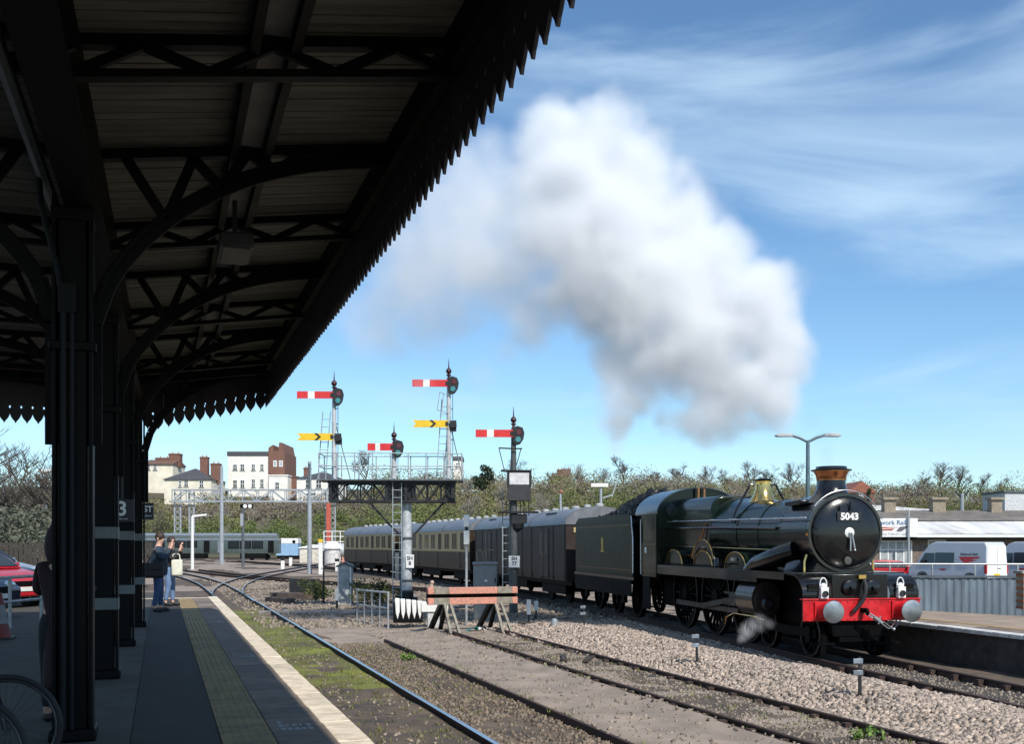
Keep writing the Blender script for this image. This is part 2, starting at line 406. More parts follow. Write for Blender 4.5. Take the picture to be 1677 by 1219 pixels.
y = -1.0
while y < 30.5: link('tactile_tile', til, plat, 0, (.448, y, PZ+random.uniform(-.002,.002))); y += .4
y = -1.0
while y < 30.3: link('paving_slab', slb, plat, 0, (.852, y, PZ+random.uniform(-.004,.003)), (0,0,random.uniform(-.004,.004))); y += .6
MB().box(-3.0,1.29,30.56,30.86,PZ-.1,PZ+.002).build('end_kerb', coping_m, plat, bevel=.01)
worn = mat('worn_white', (.36,.37,.36), .8, var=.5, scale=30)
for k, Y in enumerate((8.9, 14.6, 21.3, 27.2)):          # worn stencilled lettering, strokes only
    b = MB()
    for r_ in range(3):
        for q in range(5):
            if random.random() < .75: b.box(.93+q*.055, .93+q*.055+random.choice((.018,.04)), Y-r_*.16, Y-r_*.16+.11, PZ+.003, PZ+.006)
    b.build('stencil_mark', worn, plat, recalc=False)
MB().box(-60,-3.0,-8,75,-.4,PZ-.02).build('car_park', mat('car_park_asphalt', (.11,.108,.105), .9, var=.3, scale=2, bump=.3, bscale=90))['kind'] = 'structure'

# ------------------------------------------------------------------ canopy
def roof_z(X): return 5.50+.143*(X+.5) if X > -.5 else 5.50+.012*(-.5-X)
CX0, CX1, CY0, CY1 = -5.0, 1.92, -3.0, 20.6
can = thing('station_canopy', 'dark station canopy with timber soffit, lattice trusses and toothed valance boards', 'canopy')
b = MB()                         # soffit boards run across, each with a shallow groove between
yy = CY0
while yy < CY1-.2:
    for xa, xb in ((CX0,-.5),(-.5,CX1)):
        dz = random.uniform(-.004,.004); za, zb = roof_z(xa)+.04+dz, roof_z(xb)+.04+dz
        b.add([(xa,yy,za),(xb,yy,zb),(xb,yy+.105,zb),(xa,yy+.105,za),(xa,yy,za+.03),(xb,yy,zb+.03),(xb,yy+.105,zb+.03),(xa,yy+.105,za+.03)], [(0,1,2,3),(7,6,5,4),(0,4,5,1),(1,5,6,2),(2,6,7,3),(3,7,4,0)])
    yy += .118
o = b.build('soffit_board', soffit_m, can, smooth=False, recalc=False); o['kind'] = 'stuff'
rf = MB().add([(CX0,CY0,roof_z(CX0)+.1),(-.5,CY0,roof_z(-.5)+.1),(CX1+.05,CY0,roof_z(CX1)+.1),(CX1+.05,CY1,roof_z(CX1)+.1),(-.5,CY1,roof_z(-.5)+.1),(CX0,CY1,roof_z(CX0)+.1)]+
             [(CX0,CY0,roof_z(CX0)+.2),(-.5,CY0,roof_z(-.5)+.2),(CX1+.05,CY0,roof_z(CX1)+.2),(CX1+.05,CY1,roof_z(CX1)+.2),(-.5,CY1,roof_z(-.5)+.2),(CX0,CY1,roof_z(CX0)+.2)],
             [(0,1,4,5),(1,2,3,4),(11,10,7,6),(10,9,8,7),(0,6,7,1),(1,7,8,2),(2,8,9,3),(3,9,10,4),(4,10,11,5),(5,11,6,0)]).build('roof', grey_dark, can, smooth=False)
COLS = [(-.70,.95),(-.68,4.85),(-.64,8.75),(-.60,12.65),(-.52,16.55),(-.42,20.3)]
def chord(b, y, xa, xb, dz, h, w=.09):
    b.bar((xa, y, roof_z(xa)+dz), (xb, y, roof_z(xb)+dz), w, h)
def lattice(y):
    b = MB()
    for xa, xb in ((CX0,-.5),(-.5,CX1-.05)):
        chord(b, y, xa, xb, -.03, .07); chord(b, y, xa, xb, -.235, .05)
        n = max(2, round(abs(xb-xa)/.42)); st = (xb-xa)/n
        for i in range(n):
            x0, x1 = xa+i*st, xa+(i+1)*st; up = i % 2
            b.bar((x0, y, roof_z(x0)-(.05 if up else .22)), (x1, y, roof_z(x1)-(.22 if up else .05)), .05, .06)
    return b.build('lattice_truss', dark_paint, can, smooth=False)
def arch_truss(cx, y):
    b = MB()
    for sgn, xe in ((1, CX1-.05),(-1, CX0)):
        chord(b, y, -.5, xe, -.03, .08); w = abs(xe-cx)
        pts = []
        for k in range(23):
            t = k/22; x = cx+sgn*(.14+(min(w, 2.6)-.14)*t)
            zt = roof_z(x)-.12; z0 = 4.15
            z = z0+(zt-z0)*(1-(1-t)**2.9)**(1/1.55) if t > 0 else z0
            pts.append(Vector((x, y, z)))
        for p, q in zip(pts, pts[1:]): b.bar(p, q, .13, .03, up=(0,1,0)); b.bar(p+Vector((0,0,.045)), q+Vector((0,0,.045)), .03, .09, up=(0,1,0))
        for k0, k1, dx in ((5, 6, -.30), (5, 6, .22), (9, 11, -.24), (9, 11, .20), (13, 15, -.2), (13, 15, .22), (17, 0, -.12)):
            p = pts[k0]; x = p.x+sgn*dx; b.bar(p, (x, y, roof_z(x)-.05), .06, .075)
        b.bar(pts[0]+Vector((0,0,.0)), (pts[0].x, y, 3.2), .13, .03, up=(0,1,0))
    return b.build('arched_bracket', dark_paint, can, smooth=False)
for cx, y in COLS[2:]: arch_truss(cx, y); lattice(y+1.95) if y < 18 else None
for y in (CY0+.3, -1, 1, 2.9, 4.85, 6.8): lattice(y)
lattice(19.6)
b = MB()
for x in (.56, .82): b.bar((x, CY0, roof_z(x)-.05), (x, CY1-.1, roof_z(x)-.05), .06, .13)
b.build('purlin', dark_paint, can, smooth=False)
MB().bar((.69, CY0, roof_z(.69)+.015), (.69, CY1-.1, roof_z(.69)+.015), .2, .03).build('gutter_tray', mat('tray_grey', (.16,.155,.15), .7), can)
MB().bar((-2.9, CY0, roof_z(-2.9)-.06), (-2.9, CY1-.1, roof_z(-2.9)-.06), .07, .14).build('purlin', dark_paint, can, smooth=False)
g = MB(); g.bar((-.70, CY0, 5.22), (-.42, CY1-.05, 5.22), .03, .42)
for z in (5.02, 5.44): g.bar((-.70, CY0, z), (-.42, CY1-.05, z), .26, .03)
g.build('valley_girder', dark_paint, can, smooth=False)
MB().tube([(-.98, CY0, 5.25), (-.72, CY1-.3, 5.25)], .05, 8).build('rain_pipe', grey_dark, can)
# valance: every board its own part, pointed foot and a key-hole notch
def board(w, h):
    t = w/2-.0001; P = [(-t,h),(-t,.30),(-t+.014,.29),(-t+.014,.26),(-t,.25),(-t,.17)]
    for k in range(1, 8):
        a = k/8; P.append((-t*(1-a**2.0), .17*(1-a)))
    P += [(0,-.02)]
    Q = [(-x, z) for x, z in P[-2::-1]]
    return P+Q
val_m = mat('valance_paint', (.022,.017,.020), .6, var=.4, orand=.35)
BW = .187
vb = MB().prism(board(BW, .72), -.012, .012, 'xz').mesh('valance_board', val_m, smooth=False)
y = CY0+.1
while y < CY1-.05:
    link('valance_board', vb, can, 0, (CX1, y, 5.09+random.uniform(-.006,.006)), (0, 0, R(90))); y += BW
def foot(X): return 4.62+.235*X if X > 0 else 4.60-.012*X
x = CX1-BW*.5
while x > CX0:
    h = roof_z(x)-foot(x)+.02; key = round(h*20)
    link('valance_board', MB().prism(board(BW, h), -.012, .012, 'xz').mesh('valance_board', val_m, smooth=False), can, 0, (x, CY1, foot(x)), (0,0,0)); x -= BW
MB().add([(CX1-.02,CY0,5.62),(CX1-.02,CY1,5.62),(CX1-.02,CY1,roof_z(CX1)+.1),(CX1-.02,CY0,roof_z(CX1)+.1),(CX1-.10,CY0,5.62),(CX1-.10,CY1,5.62),(CX1-.10,CY1,roof_z(CX1)+.1),(CX1-.10,CY0,roof_z(CX1)+.1)],[(0,1,2,3),(7,6,5,4),(0,4,5,1),(1,5,6,2),(2,6,7,3),(3,7,4,0)]).build('fascia_beam', dark_paint, can, smooth=False)
hl = thing('hanging_light', 'dark box light hanging under the canopy purlins', 'lamp', (.62, 9.5, 5.05), 0)
MB().box(-.14,.14,-.3,.3,-.06,.06).build('housing', black_iron, hl, bevel=.01); MB().box(-.02,.02,-.02,.02,.06,.42).build('stem', black_iron, hl)
MB().box(-.11,.11,-.27,.27,-.075,-.06).build('diffuser', mat('diffuser_dark', (.03,.03,.03), .5), hl)

band_m = mat('band_grey', (.13,.145,.15), .5, var=.2)
COLL = ['thick black iron canopy column nearest the camera, beside the bicycles', 'second black canopy column, with grey painted bands at shoulder and knee height',
        'third black canopy column, carrying the platform number sign', 'last black canopy column, beside the photographers']
for i, (cx, y) in enumerate(COLS[2:]):
    c = thing('canopy_column', COLL[i], 'column', (cx, y, PZ), 0, 'black columns of the station canopy')
    b = MB().box(-.1,.1,-.12,.12,.1,4.1)
    b.box(-.145,-.115,-.14,.14,.1,4.2).box(.115,.145,-.14,.14,.1,4.2)
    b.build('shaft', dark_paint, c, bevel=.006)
    MB().box(-.17,.17,-.17,.17,0,.1).build('base', dark_paint, c, bevel=.02)
    MB().box(-.17,.17,-.16,.16,3.0,3.07).box(-.155,.155,-.15,.15,4.0,4.1).build('capital', dark_paint, c, bevel=.01)
    if i: 
        for z in (.78, 1.58): MB().box(-.15,.15,-.146,.146,z,z+.13).build('painted_band', band_m, c)
    if i == 0:
        MB().tube([(-.06,-.155,.1),(-.06,-.155,3.3),(-.10,-.16,3.6),(-.22,-.16,4.1),(-.24,-.1,4.4)], .022, 8).tube([(.0,-.155,.1),(.0,-.155,3.35)], .016, 6).box(-.1,.03,-.18,-.14,3.28,3.5).build('conduit', mat('conduit_dark', (.008,.010,.013), .5, spec=.2), c)
sg = thing('platform_number_sign', 'dark sign with a white number 3 hung beside the third column', 'sign', tuple(at(201, 838, 15.4)), -YAW)
MB().box(-.16,.17,-.02,.02,-.16,.18).build('board', black_iron, sg, bevel=.005)
text('number', '3', .30, white_p, sg, (.0,-.024,.03), (R(90),0,0), .006); text('small_print', 'to the trains', .035, white_p, sg, (0,-.024,-.11), (R(90),0,0))
MB().box(-.02,.02,-.015,.015,.18,2.9).build('hanger', black_iron, sg)
sg = thing('platform_direction_sign', 'small black hanging sign with white letters ST beyond the last column', 'sign', tuple(at(239, 838, 21)), -YAW)
MB().box(-.5,.15,-.02,.02,-.17,.17).build('board', black_iron, sg, bevel=.005)
text('lettering', 'ST', .17, white_p, sg, (.05,-.024,.04), (R(90),0,0), .004); text('small_print', 'platform', .05, white_p, sg, (.04,-.024,-.09), (R(90),0,0))
MB().box(-.14,-.10,-.015,.015,-1.5,-.17).build('post', galv, sg)
# ------------------------------------------------------------------ steam locomotive (local: x to the viewer's right, y towards the rear, z above rail)
loco = thing('steam_locomotive', 'glossy dark green steam locomotive numbered 5043 with red buffer beam and copper capped chimney', 'locomotive', tuple(LOCO), -HEAD)
RX = R(90)
def ring(y, r, z, n=40): return [(r*math.sin(k*2*math.pi/n), y, z+r*math.cos(k*2*math.pi/n)) for k in range(n)]
b = MB().box(-.62,-.58,.1,11.0,.55,1.75).box(.58,.62,.1,11.0,.55,1.75).box(-.6,.6,1.6,11,.7,1.6).box(-.6,.6,.1,.14,.5,.83)
b.box(-.6,.6,1.2,3.4,.45,1.4).box(-.45,.45,.12,.9,.38,.62)
b.build('frame', loco_frame, loco)
bb = MB().box(-1.32,1.32,0,.05,.83,1.27).box(-.02,.02,-.012,.0,.83,1.27).build('buffer_beam', red_p, loco, bevel=.008)
rv = MB()
for x in np.arange(-1.25,1.3,.155):
    for z in (.87,1.23): rv.lathe([(.018,-.008),(.016,-.014),(.001,-.018)], 8, 'y', (x,0,z))
rv.build('rivets', red_p, bb)
MB().box(-1.335,1.335,-.02,.14,1.27,1.30).build('beam_top_angle', red_p, loco, bevel=.005)
for sx in (-.87, .87):
    s = MB().box(sx-.21,sx+.21,-.04,-.001,.87,1.24).lathe([(.19,-.04),(.165,-.07),(.135,-.30),(.14,-.31),(.14,-.33)], 24, 'y', (sx,0,1.05)).build('buffer', red_p, loco)
    MB().lathe([(.08,-.33),(.08,-.41),(.16,-.425),(.228,-.43),(.232,-.438),(.225,-.448),(.16,-.462),(.08,-.470),(.002,-.473)], 36, 'y', (sx,0,1.05)).build('buffer_head', mat('buffer_steel', (.40,.41,.42), .34, metal=.85, var=.3, scale=3), s)
# screw coupling hanging from the hook
cp = MB().box(-.045,.045,-.17,-.001,1.0,1.10).tube([(0,-.13,1.08),(0,-.21,1.07),(0,-.24,1.02),(0,-.20,.97)], .032, 8)
cp.build('drawhook', loco_frame, loco)
cp = MB()
for dx in (-.05,.05): cp.tube([(dx,-.20,1.0),(dx+.22,-.23,.86),(dx+.24,-.23,.83)], .017, 6)
cp.bar((.13,-.23,.93),(.30,-.23,.80),.13,.05); cp.bar((.20,-.3,.78),(.30,-.2,.93),.025)
for dx in (-.04,.05): cp.tube([(.30+dx,-.23,.82),(.50+dx,-.22,.68),(.56+dx,-.2,.68),(.72+dx,-.14,.80),(.79+dx,-.05,.84)], .016, 6)
cp.sphere((.60,-.2,.66), .035, 6)
cp.build('screw_coupling', steel, loco)
MB().tube([(.02,.10,1.70),(.02,-.04,1.68),(.01,-.12,1.58),(.0,-.14,1.42),(-.06,-.12,1.25),(-.17,-.09,1.10),(-.24,-.06,1.03)], .045, 10).build('vacuum_hose', rubber, loco)
MB().lathe([(.05,-.02),(.06,.02),(.05,.06)], 10, 'z', (.02,.10,1.72)).build('hose_union', brass, loco)
# apron over the inside valve gear
b = MB().box(-.66,.60,.03,.80,1.30,1.80)
for x in (-.28,.22): b.lathe([(.17,.03),(.17,-.04),(.12,-.06),(.05,-.07),(.002,-.07)], 20, 'y', (x,0,1.52))
for x in (-.28,.22): b.lathe([(.05,-.06),(.05,-.15),(.002,-.16)], 10, 'y', (x,0,1.52))
b.build('valve_chest', loco_black, loco, bevel=.012)
MB().box(-.10,.06,-.05,.03,1.71,1.79).build('works_plate', brass, loco)
for s_ in (-1, 1):                                          # shaped drop plates each side of the front
    x0, x1 = (-1.32,-.70) if s_ < 0 else (.64,1.30)
    pr = [(.02,1.30),(.02,1.34)]+[(.55*(1-math.cos(k*math.pi/2/8))+.0, 1.34+.46*math.sin(k*math.pi/2/8)) for k in range(1,9)]+[(.75,1.80)]
    pr2 = pr+[(p[0]+.015, p[1]-.03) for p in pr[::-1]]
    MB().prism(pr2, x0, x1, 'yz').box(x0+.10,x1-.10,-.02,.10,1.46,1.50).build('drop_plate', loco_black, loco)
    MB().box(x0+.12,x1-.12,.01,.06,1.50,1.60).build('step_recess', dark_paint, loco)
# running plates and valances
MB().box(-1.33,1.33,.62,9.75,1.79,1.825).build('running_plate', loco_black, loco, bevel=.004)
for sx in (-1.33,1.30): MB().box(sx,sx+.03,.9,2.35,1.66,1.79).box(sx,sx+.03,2.35,9.7,1.56,1.79).build('running_plate_valance', loco_black, loco)
# smokebox, door and chimney
BZ = 2.68
MB().lathe([(.80,.72),(.845,.76),(.845,2.28),(.80,2.30)], 48, 'y', (0,0,BZ)).box(-.55,.55,.95,2.2,1.83,2.2).prism([(-.72,1.83),(.72,1.83),(.55,2.15),(-.55,2.15)], .8, 2.25, 'xz').build('smokebox', loco_black, loco)
MB().lathe([(.80,.70),(.862,.70),(.862,.80),(.80,.80)], 48, 'y', (0,0,BZ)).build('smokebox_ring', mat('ring_black', (.02,.021,.023), .2, metal=.3, coat=.5), loco)
dr = MB().lathe([(.765,.71),(.765,.665),(.74,.645),(.60,.60),(.40,.565),(.20,.548),(.002,.545)], 48, 'y', (0,0,BZ)).build('smokebox_door', loco_black, loco)
MB().lathe([(.775,.70),(.79,.66),(.775,.64),(.755,.655)], 48, 'y', (0,0,BZ)).build('door_rim', loco_black, dr)
MB().lathe([(.105,.56),(.11,.53),(.08,.51),(.035,.505),(.035,.46),(.002,.455)], 24, 'y', (0,0,BZ)).build('door_boss', white_p, dr)
MB().tube([(0,.47,BZ),(-.01,.47,BZ-.39)], .018, 8).tube([(0,.44,BZ),(.075,.44,BZ-.37)], .020, 8).sphere((.075,.44,BZ-.38), .026, 6).build('door_handle', steel, dr)
np_ = MB().box(-.28,.28,.535,.565,BZ+.245,BZ+.435).build('number_plate', black_iron, dr, bevel=.006)
text('numerals', '5043', .20, white_p, np_, (0,.531,BZ+.34), (RX,0,0), .009, .004, sx=1.04)
for x in (-.22,.02): MB().bar((x,.55,BZ+.47),(x,.55,BZ+.66 if x > 0 else BZ+.58),.022).build('lamp_bracket', loco_frame, dr)
MB().lathe([(.085,.58),(.085,.555),(.06,.55),(.002,.55)], 18, 'y', (-.02,0,BZ-.60)).build('shed_plate', mat('plate_dull', (.10,.10,.09), .5, metal=.5), dr)
MB().tube([(-.86,.74,BZ-.02),(-.90,.70,BZ-.04)], .03, 8).build('hinge', brass, dr)
ch = MB().lathe([(.60,3.34),(.50,3.43),(.40,3.52),(.335,3.62),(.315,3.74),(.31,3.84)], 36, 'z', (0,1.35,0)).build('chimney', loco_black, loco)
MB().lathe([(.318,3.84),(.32,3.90),(.34,3.97),(.375,4.03),(.375,4.05)], 36, 'z', (0,1.35,0)).build('chimney_copper_band', copper, ch)
MB().lathe([(.375,4.05),(.43,4.055),(.44,4.08),(.40,4.085),(.34,4.09),(.335,4.15),(.28,4.15),(.27,3.9)], 36, 'z', (0,1.35,0)).build('chimney_lip', loco_black, ch)
rv = MB()
for a in np.linspace(.2, math.pi-.2, 26):
    for y in (.86, 2.2):
        for s_ in (-1,1): rv.sphere((s_*.85*math.sin(a), y, BZ+.85*math.cos(a)), .014, 4)
rv.build('smokebox_rivets', loco_black, loco)
# boiler: coned barrel and Belpaire firebox
BR = [(.77,2.30),(.775,3.2),(.80,4.2),(.86,5.2),(.925,6.2),(.945,6.35)]
n = 40; v = []
for r, y in BR: v += [(r*1.0*math.sin(k*2*math.pi/n), y, BZ+.02*(y-2.3)/4+r*1.04*math.cos(k*2*math.pi/n)) for k in range(n)]
b = MB().add(v, [(i*n+k, i*n+(k+1) % n, (i+1)*n+(k+1) % n, (i+1)*n+k) for i in range(len(BR)-1) for k in range(n)])
boiler = b.build('boiler', loco_green, loco)
for y, r in ((2.32,.775),(3.55,.785),(4.75,.836),(6.3,.935)):
    k_ = [(r+.006)*1.0, (r+.006)*1.04]; mbb = MB(); zz = BZ+.02*(y-2.3)/4
    mbb.tube([(k_[0]*math.sin(a*2*math.pi/40), y, zz+k_[1]*math.cos(a*2*math.pi/40)) for a in range(41)], .014, 6); mbb.build('boiler_band', loco_black, boiler)
def fbox(w, zt, zb, n=9):
    P = [(-w+.12,zb),(-w,zb+.6),(-w,zt-.42)]
    P += [(-w+.38*(1-math.cos(k*math.pi/2/n)), zt-.42+.40*math.sin(k*math.pi/2/n)) for k in range(1,n+1)]
    return P+[(-x, z) for x, z in P[::-1]]
A, B = fbox(.90, 3.74, 1.85), fbox(.88, 3.80, 1.85); n = len(A)
b = MB().add([(x,6.3,z) for x, z in A]+[(x,6.36,z*1.004) for x, z in A]+[(x,9.62,z) for x, z in B], [tuple(range(n))[::-1], tuple(range(2*n,3*n))]+[(i*n+k, i*n+(k+1) % n, (i+1)*n+(k+1) % n, (i+1)*n+k) for i in range(2) for k in range(n)])
b.build('firebox', loco_green, loco, bevel=.03)
MB().lathe([(.36,3.50),(.30,3.60),(.235,3.72),(.20,3.83),(.185,3.98),(.19,4.05)], 32, 'z', (0,5.0,0)).build('safety_valve_bonnet', brass, loco)
MB().lathe([(.19,4.05),(.245,4.06),(.25,4.085),(.20,4.09),(.12,4.11),(.002,4.12)], 28, 'z', (0,5.0,0)).build('bonnet_rim', loco_frame, loco)
for s_ in (-1,1): MB().tube([(s_*.24,5.0,3.95),(s_*.36,5.0,3.96),(s_*.40,5.0,3.85),(s_*.72,5.0,3.32),(s_*.84,5.0,3.0)], .030, 8).build('feed_pipe', loco_black, loco)
for s_ in (-1,1):
    MB().tube([(s_*.9,.74,3.0),(s_*.9,2.3,3.02),(s_*.99,9.6,3.1)], .017, 6).build('handrail', steel, loco)
    k_ = MB()
    for y in (1.0,2.3,3.6,4.9,6.2,7.6,9.0): k_.bar((s_*.76,y,3.0+.014*y),(s_*(.9+.012*y),y,3.0+.0117*y),.03)
    k_.build('handrail_knob', steel, loco)
MB().tube([(.9*math.cos(a*math.pi/24),.705,BZ+.02+.9*math.sin(a*math.pi/24)) for a in range(5,20)], .012, 6).build('front_handrail', steel, loco)
# ejector pipe, lubricator cover, sand rods
MB().box(-.74,-.42,1.35,2.15,3.30,3.42).build('lubricator_cover', loco_black, loco, bevel=.03)
MB().tube([(-.86,2.3,2.80),(-.93,5.5,2.86),(-1.0,9.5,2.9)], .035, 8).build('ejector_pipe', loco_black, loco)
MB().tube([(-.84,2.4,2.3),(-.97,6.3,2.35),(-.98,9.5,2.38)], .012, 6).build('sand_rod', brass, loco)
# steam pipe from smokebox to the outside cylinder
for s_ in (-1,1): MB().tube([(s_*.72,1.6,2.30),(s_*.92,1.9,2.2),(s_*1.05,2.3,2.08),(s_*1.10,2.8,1.98),(s_*1.12,3.15,1.80)], [.22,.22,.21,.2,.19], 16).build('outside_steam_pipe', loco_black, loco)
for s_ in (-1,1):
    P = [(s_*1.02+.36*math.cos(a*math.pi/10)*1.0, 1.16+.42*math.sin(a*math.pi/10)) for a in range(20)]
    cyl = MB().prism(P, 2.5, 3.5, 'xz').lathe([(.30,2.42),(.30,2.5)], 20, 'y', (s_*1.02,0,1.1)).build('outside_cylinder', mat('cylinder_brown', (.030,.020,.017), .3, coat=.3, var=.4), loco)
    MB().lathe([(.10,2.36),(.16,2.42)], 14, 'y', (s_*1.02,0,1.05)).lathe([(.07,3.5),(.07,3.62)], 10, 'y', (s_*1.02,0,1.05)).build('cylinder_cover', MATS['motion_steel'], cyl)
    MB().tube([(s_*1.2,2.55,.74),(s_*1.2,3.45,.74)], .02, 6).tube([(s_*1.2,2.2,.70),(s_*1.2,2.9,.74),(s_*1.2,4.0,.74),(s_*1.26,4.35,.62),(s_*1.26,4.4,.45)], .014, 6).build('drain_pipe', brass, cyl)
    MB().box(s_*1.02-.06,s_*1.02+.06,3.55,4.9,1.18,1.24).box(s_*1.02-.05,s_*1.02+.05,3.55,4.9,.90,.94).box(s_*1.02-.1,s_*1.02+.1,4.1,4.45,.92,1.2).build('slide_bar', mat('motion_steel', (.09,.09,.095), .35, metal=.85, var=.4), loco)
    MB().bar((s_*1.10,4.3,1.06),(s_*1.10,6.35,.80),.05,.13).build('connecting_rod', MATS['motion_steel'], loco)
    MB().bar((s_*1.02,4.1,.78),(s_*1.02,8.65,.78),.05,.13).build('coupling_rod', MATS['motion_steel'], loco)
# wheels
def wheel(y, r, s_, spokes, name='driving_wheel', x=.72):
    xx = s_*x
    w = MB().lathe([(r-.12,xx-.065),(r-.005,xx-.065),(r-.0,xx+.05),(r+.028,xx-s_*.075),(r-.12,xx-s_*.075)] if False else [(r-.11,xx-.07),(r,xx-.07),(r,xx+.07),(r-.11,xx+.07)], 36, 'x', (0,y,r+.001)) if False else MB()
    w.lathe([(r-.10,-.065),(r-.01,-.065),(r-.002,.0),(r-.002,.065),(r-.10,.065),(r-.10,-.065)], 40, 'x', (xx,y,r+.003))
    w.lathe([(.002,-.08),(.16*r+.03,-.08),(.16*r+.03,.08),(.002,.08)], 20, 'x', (xx,y,r+.003))
    for k in range(spokes):
        a = k*2*math.pi/spokes; w.bar((xx,y+.12*math.cos(a),r+.12*math.sin(a)),(xx,y+(r-.08)*math.cos(a),r+(r-.08)*math.sin(a)),.045,.06,up=(1,0,0))
    o = w.build(name, loco_frame, loco)
    MB().lathe([(r-.012,0),(r-.04,.002),(r-.04,-.002),(r-.012,0)], 40, 'x', (xx+s_*.068,y,r+.003)).build('tyre_edge', MATS['motion_steel'], o)
    return o
for y in (4.1,6.3,8.65):
    for s_ in (-1,1):
        o = wheel(y, 1.02, s_, 20)
        MB().prism([(y+.9*math.cos(a),1.02+.9*math.sin(a)) for a in (R(200),R(215),R(235),R(255),R(270))], s_*.72-.05, s_*.72+.05, 'yz').lathe([(.07,0),(.07,s_*.2)], 12, 'x', (s_*.78,y,.78)).build('balance_weight', loco_frame, o)
for y in (.78,2.9):
    for s_ in (-1,1): wheel(y, .48, s_, 10, 'bogie_wheel')
MB().box(-.80,-.77,.5,3.2,.42,.62).box(.77,.80,.5,3.2,.42,.62).box(-.85,-.77,.68,.88,.32,.66).box(-.85,-.77,2.8,3.0,.32,.66).box(-1.0,1.0,.24,.30,.30,.36).build('bogie_frame', loco_frame, loco)
MB().bar((-.74,.28,.10),(-.72,.25,.5),.12,.03).bar((.74,.28,.10),(.72,.25,.5),.12,.03).build('guard_iron', loco_frame, loco)
# splashers with brass beading; the middle one carries the curved name plate
for i, (y, r, zb) in enumerate(((4.1,.66,1.83),(6.3,.68,1.83),(8.65,.72,1.83))):
    for s_ in (-1,1):
        arc = [(y+r*math.cos(a), zb+r*.62*math.sin(a)) for a in np.linspace(0, math.pi, 19)]
        sp = MB().prism(arc, s_*.70, s_*1.12, 'yz').build('splasher', loco_green, loco)
        MB().tube([(s_*1.125,p[0],p[1]) for p in arc], .017, 6).build('splasher_beading', brass, sp)
        if i == 1:
            big = [(y+(r+.17)*math.cos(a), zb+(r+.30)*.74*math.sin(a)) for a in np.linspace(R(18), R(162), 19)]
            inn = [(y+(r+.02)*math.cos(a), zb+(r+.10)*.72*math.sin(a)) for a in np.linspace(R(162), R(18), 19)]
            pl = MB().prism(big+inn, s_*1.10, s_*1.135, 'yz').build('name_plate', mat('plate_red_black', (.03,.012,.012), .3), loco)
            MB().tube([(s_*1.14,p[0],p[1]) for p in big], .014, 6).build('name_plate_edge', brass, pl)
MB().box(-1.22,-1.14,3.95,4.15,2.02,2.10).build('sand_box_cap', steel, loco)
for s_ in (-1,1):
    MB().tube([(s_*.98,9.5,2.15),(s_*.99,7.4,2.12),(s_*.98,6.9,2.5),(s_*.93,6.6,2.95)], .022, 6).build('injector_pipe', copper, loco)
    MB().tube([(s_*1.24,9.4,1.86),(s_*1.24,5.0,1.86),(s_*1.2,4.4,1.95),(s_*1.05,3.6,1.95),(s_*.95,2.6,2.0)], .018, 6).build('lubricator_pipe', loco_frame, loco)
    MB().lathe([(.10,1.83),(.10,2.02),(.06,2.08),(.002,2.1)], 14, 'z', (s_*1.16,5.15,0)).build('oil_box', loco_black, loco)
    MB().tube([(s_*.80,1.0,1.83),(s_*.80,1.0,2.05),(s_*.74,1.02,2.2)], .03, 8).build('drain_cock', brass, loco)
    ln = MB()
    for (a_,b_,c_,d_) in ((9.72,10.9,1.62,1.64),(9.72,10.9,2.42,2.44),(9.72,9.74,1.62,2.44),(10.88,10.9,1.62,2.44)): ln.box(s_*1.3475-.002,s_*1.3475+.002,a_,b_,c_,d_)
    ln.build('cab_lining', mat('lining_orange', (.30,.12,.03), .45), loco, smooth=False, recalc=False)
# cab
def cab_roof(zo): return [(-1.36+zo*.2,3.36+zo)]+[(1.36*math.cos(a), 3.36+zo+.78*math.sin(a)) for a in np.linspace(math.pi*.97, math.pi*.03, 17)]+[(1.36-zo*.2,3.36+zo)]
P = cab_roof(.0); Q = [(x*.985, z-.035) for x, z in P[::-1]]
MB().prism(P+Q, 9.50, 11.65, 'xz').build('cab_roof', mat('cab_roof_grey', (.10,.115,.135), .3, coat=.3, var=.3), loco)
for s_ in (-1,1):
    x = s_*1.33; a, b2 = (x-.015, x+.015)
    P = [(9.6,1.45),(11.0,1.45),(11.05,2.35),(10.95,2.55),(10.95,2.9),(11.1,3.38),(9.6,3.38)]
    MB().prism(P, a, b2, 'yz').box(a-.005,b2+.005,9.58,9.63,1.45,3.4).build('cab_side', loco_green, loco)
    MB().prism([(9.85,2.55),(10.8,2.55),(10.8,3.2),(9.85,3.2)], x-s_*.0-.02, x+.02, 'yz').build('cab_window', glass_m, loco)
    MB().tube([(x+s_*.05,11.0,1.5),(x+s_*.05,11.02,3.2)], .018, 6).build('cab_handrail', steel, loco)
    MB().box(x-.02 if s_ > 0 else x-.02,x+.02,10.2,10.9,.45,1.45).box(x-.02,x+.16*1,10.25,10.85,.5,.53).build('cab_steps', loco_frame, loco)
    MB().box(x-.019*1,x+.019,10.55,10.72,2.16,2.34).build('cab_plate', white_p, loco)
P = [(-1.32,1.83),(1.32,1.83)]+[(x*.985, z-.02) for x, z in cab_roof(0)[::-1]]
MB().prism(P, 9.58, 9.62, 'xz').build('cab_front', loco_green, loco)
for s_ in (-1,1): MB().lathe([(.002,0),(.19,0),(.19,-.02),(.002,-.02)], 20, 'y', (s_*.85,9.575,3.45)).build('spectacle', glass_m, loco)
MB().tube([(-.1,9.4,3.80),(-.1,9.4,4.12)], .04, 8).tube([(.08,9.4,3.80),(.08,9.4,4.08)], .04, 8).build('whistle', copper, loco)
MB().box(-1.2,1.2,9.7,11.2,1.4,1.5).box(-1.2,1.2,11.2,11.7,1.45,1.5).build('cab_floor', loco_frame, loco)

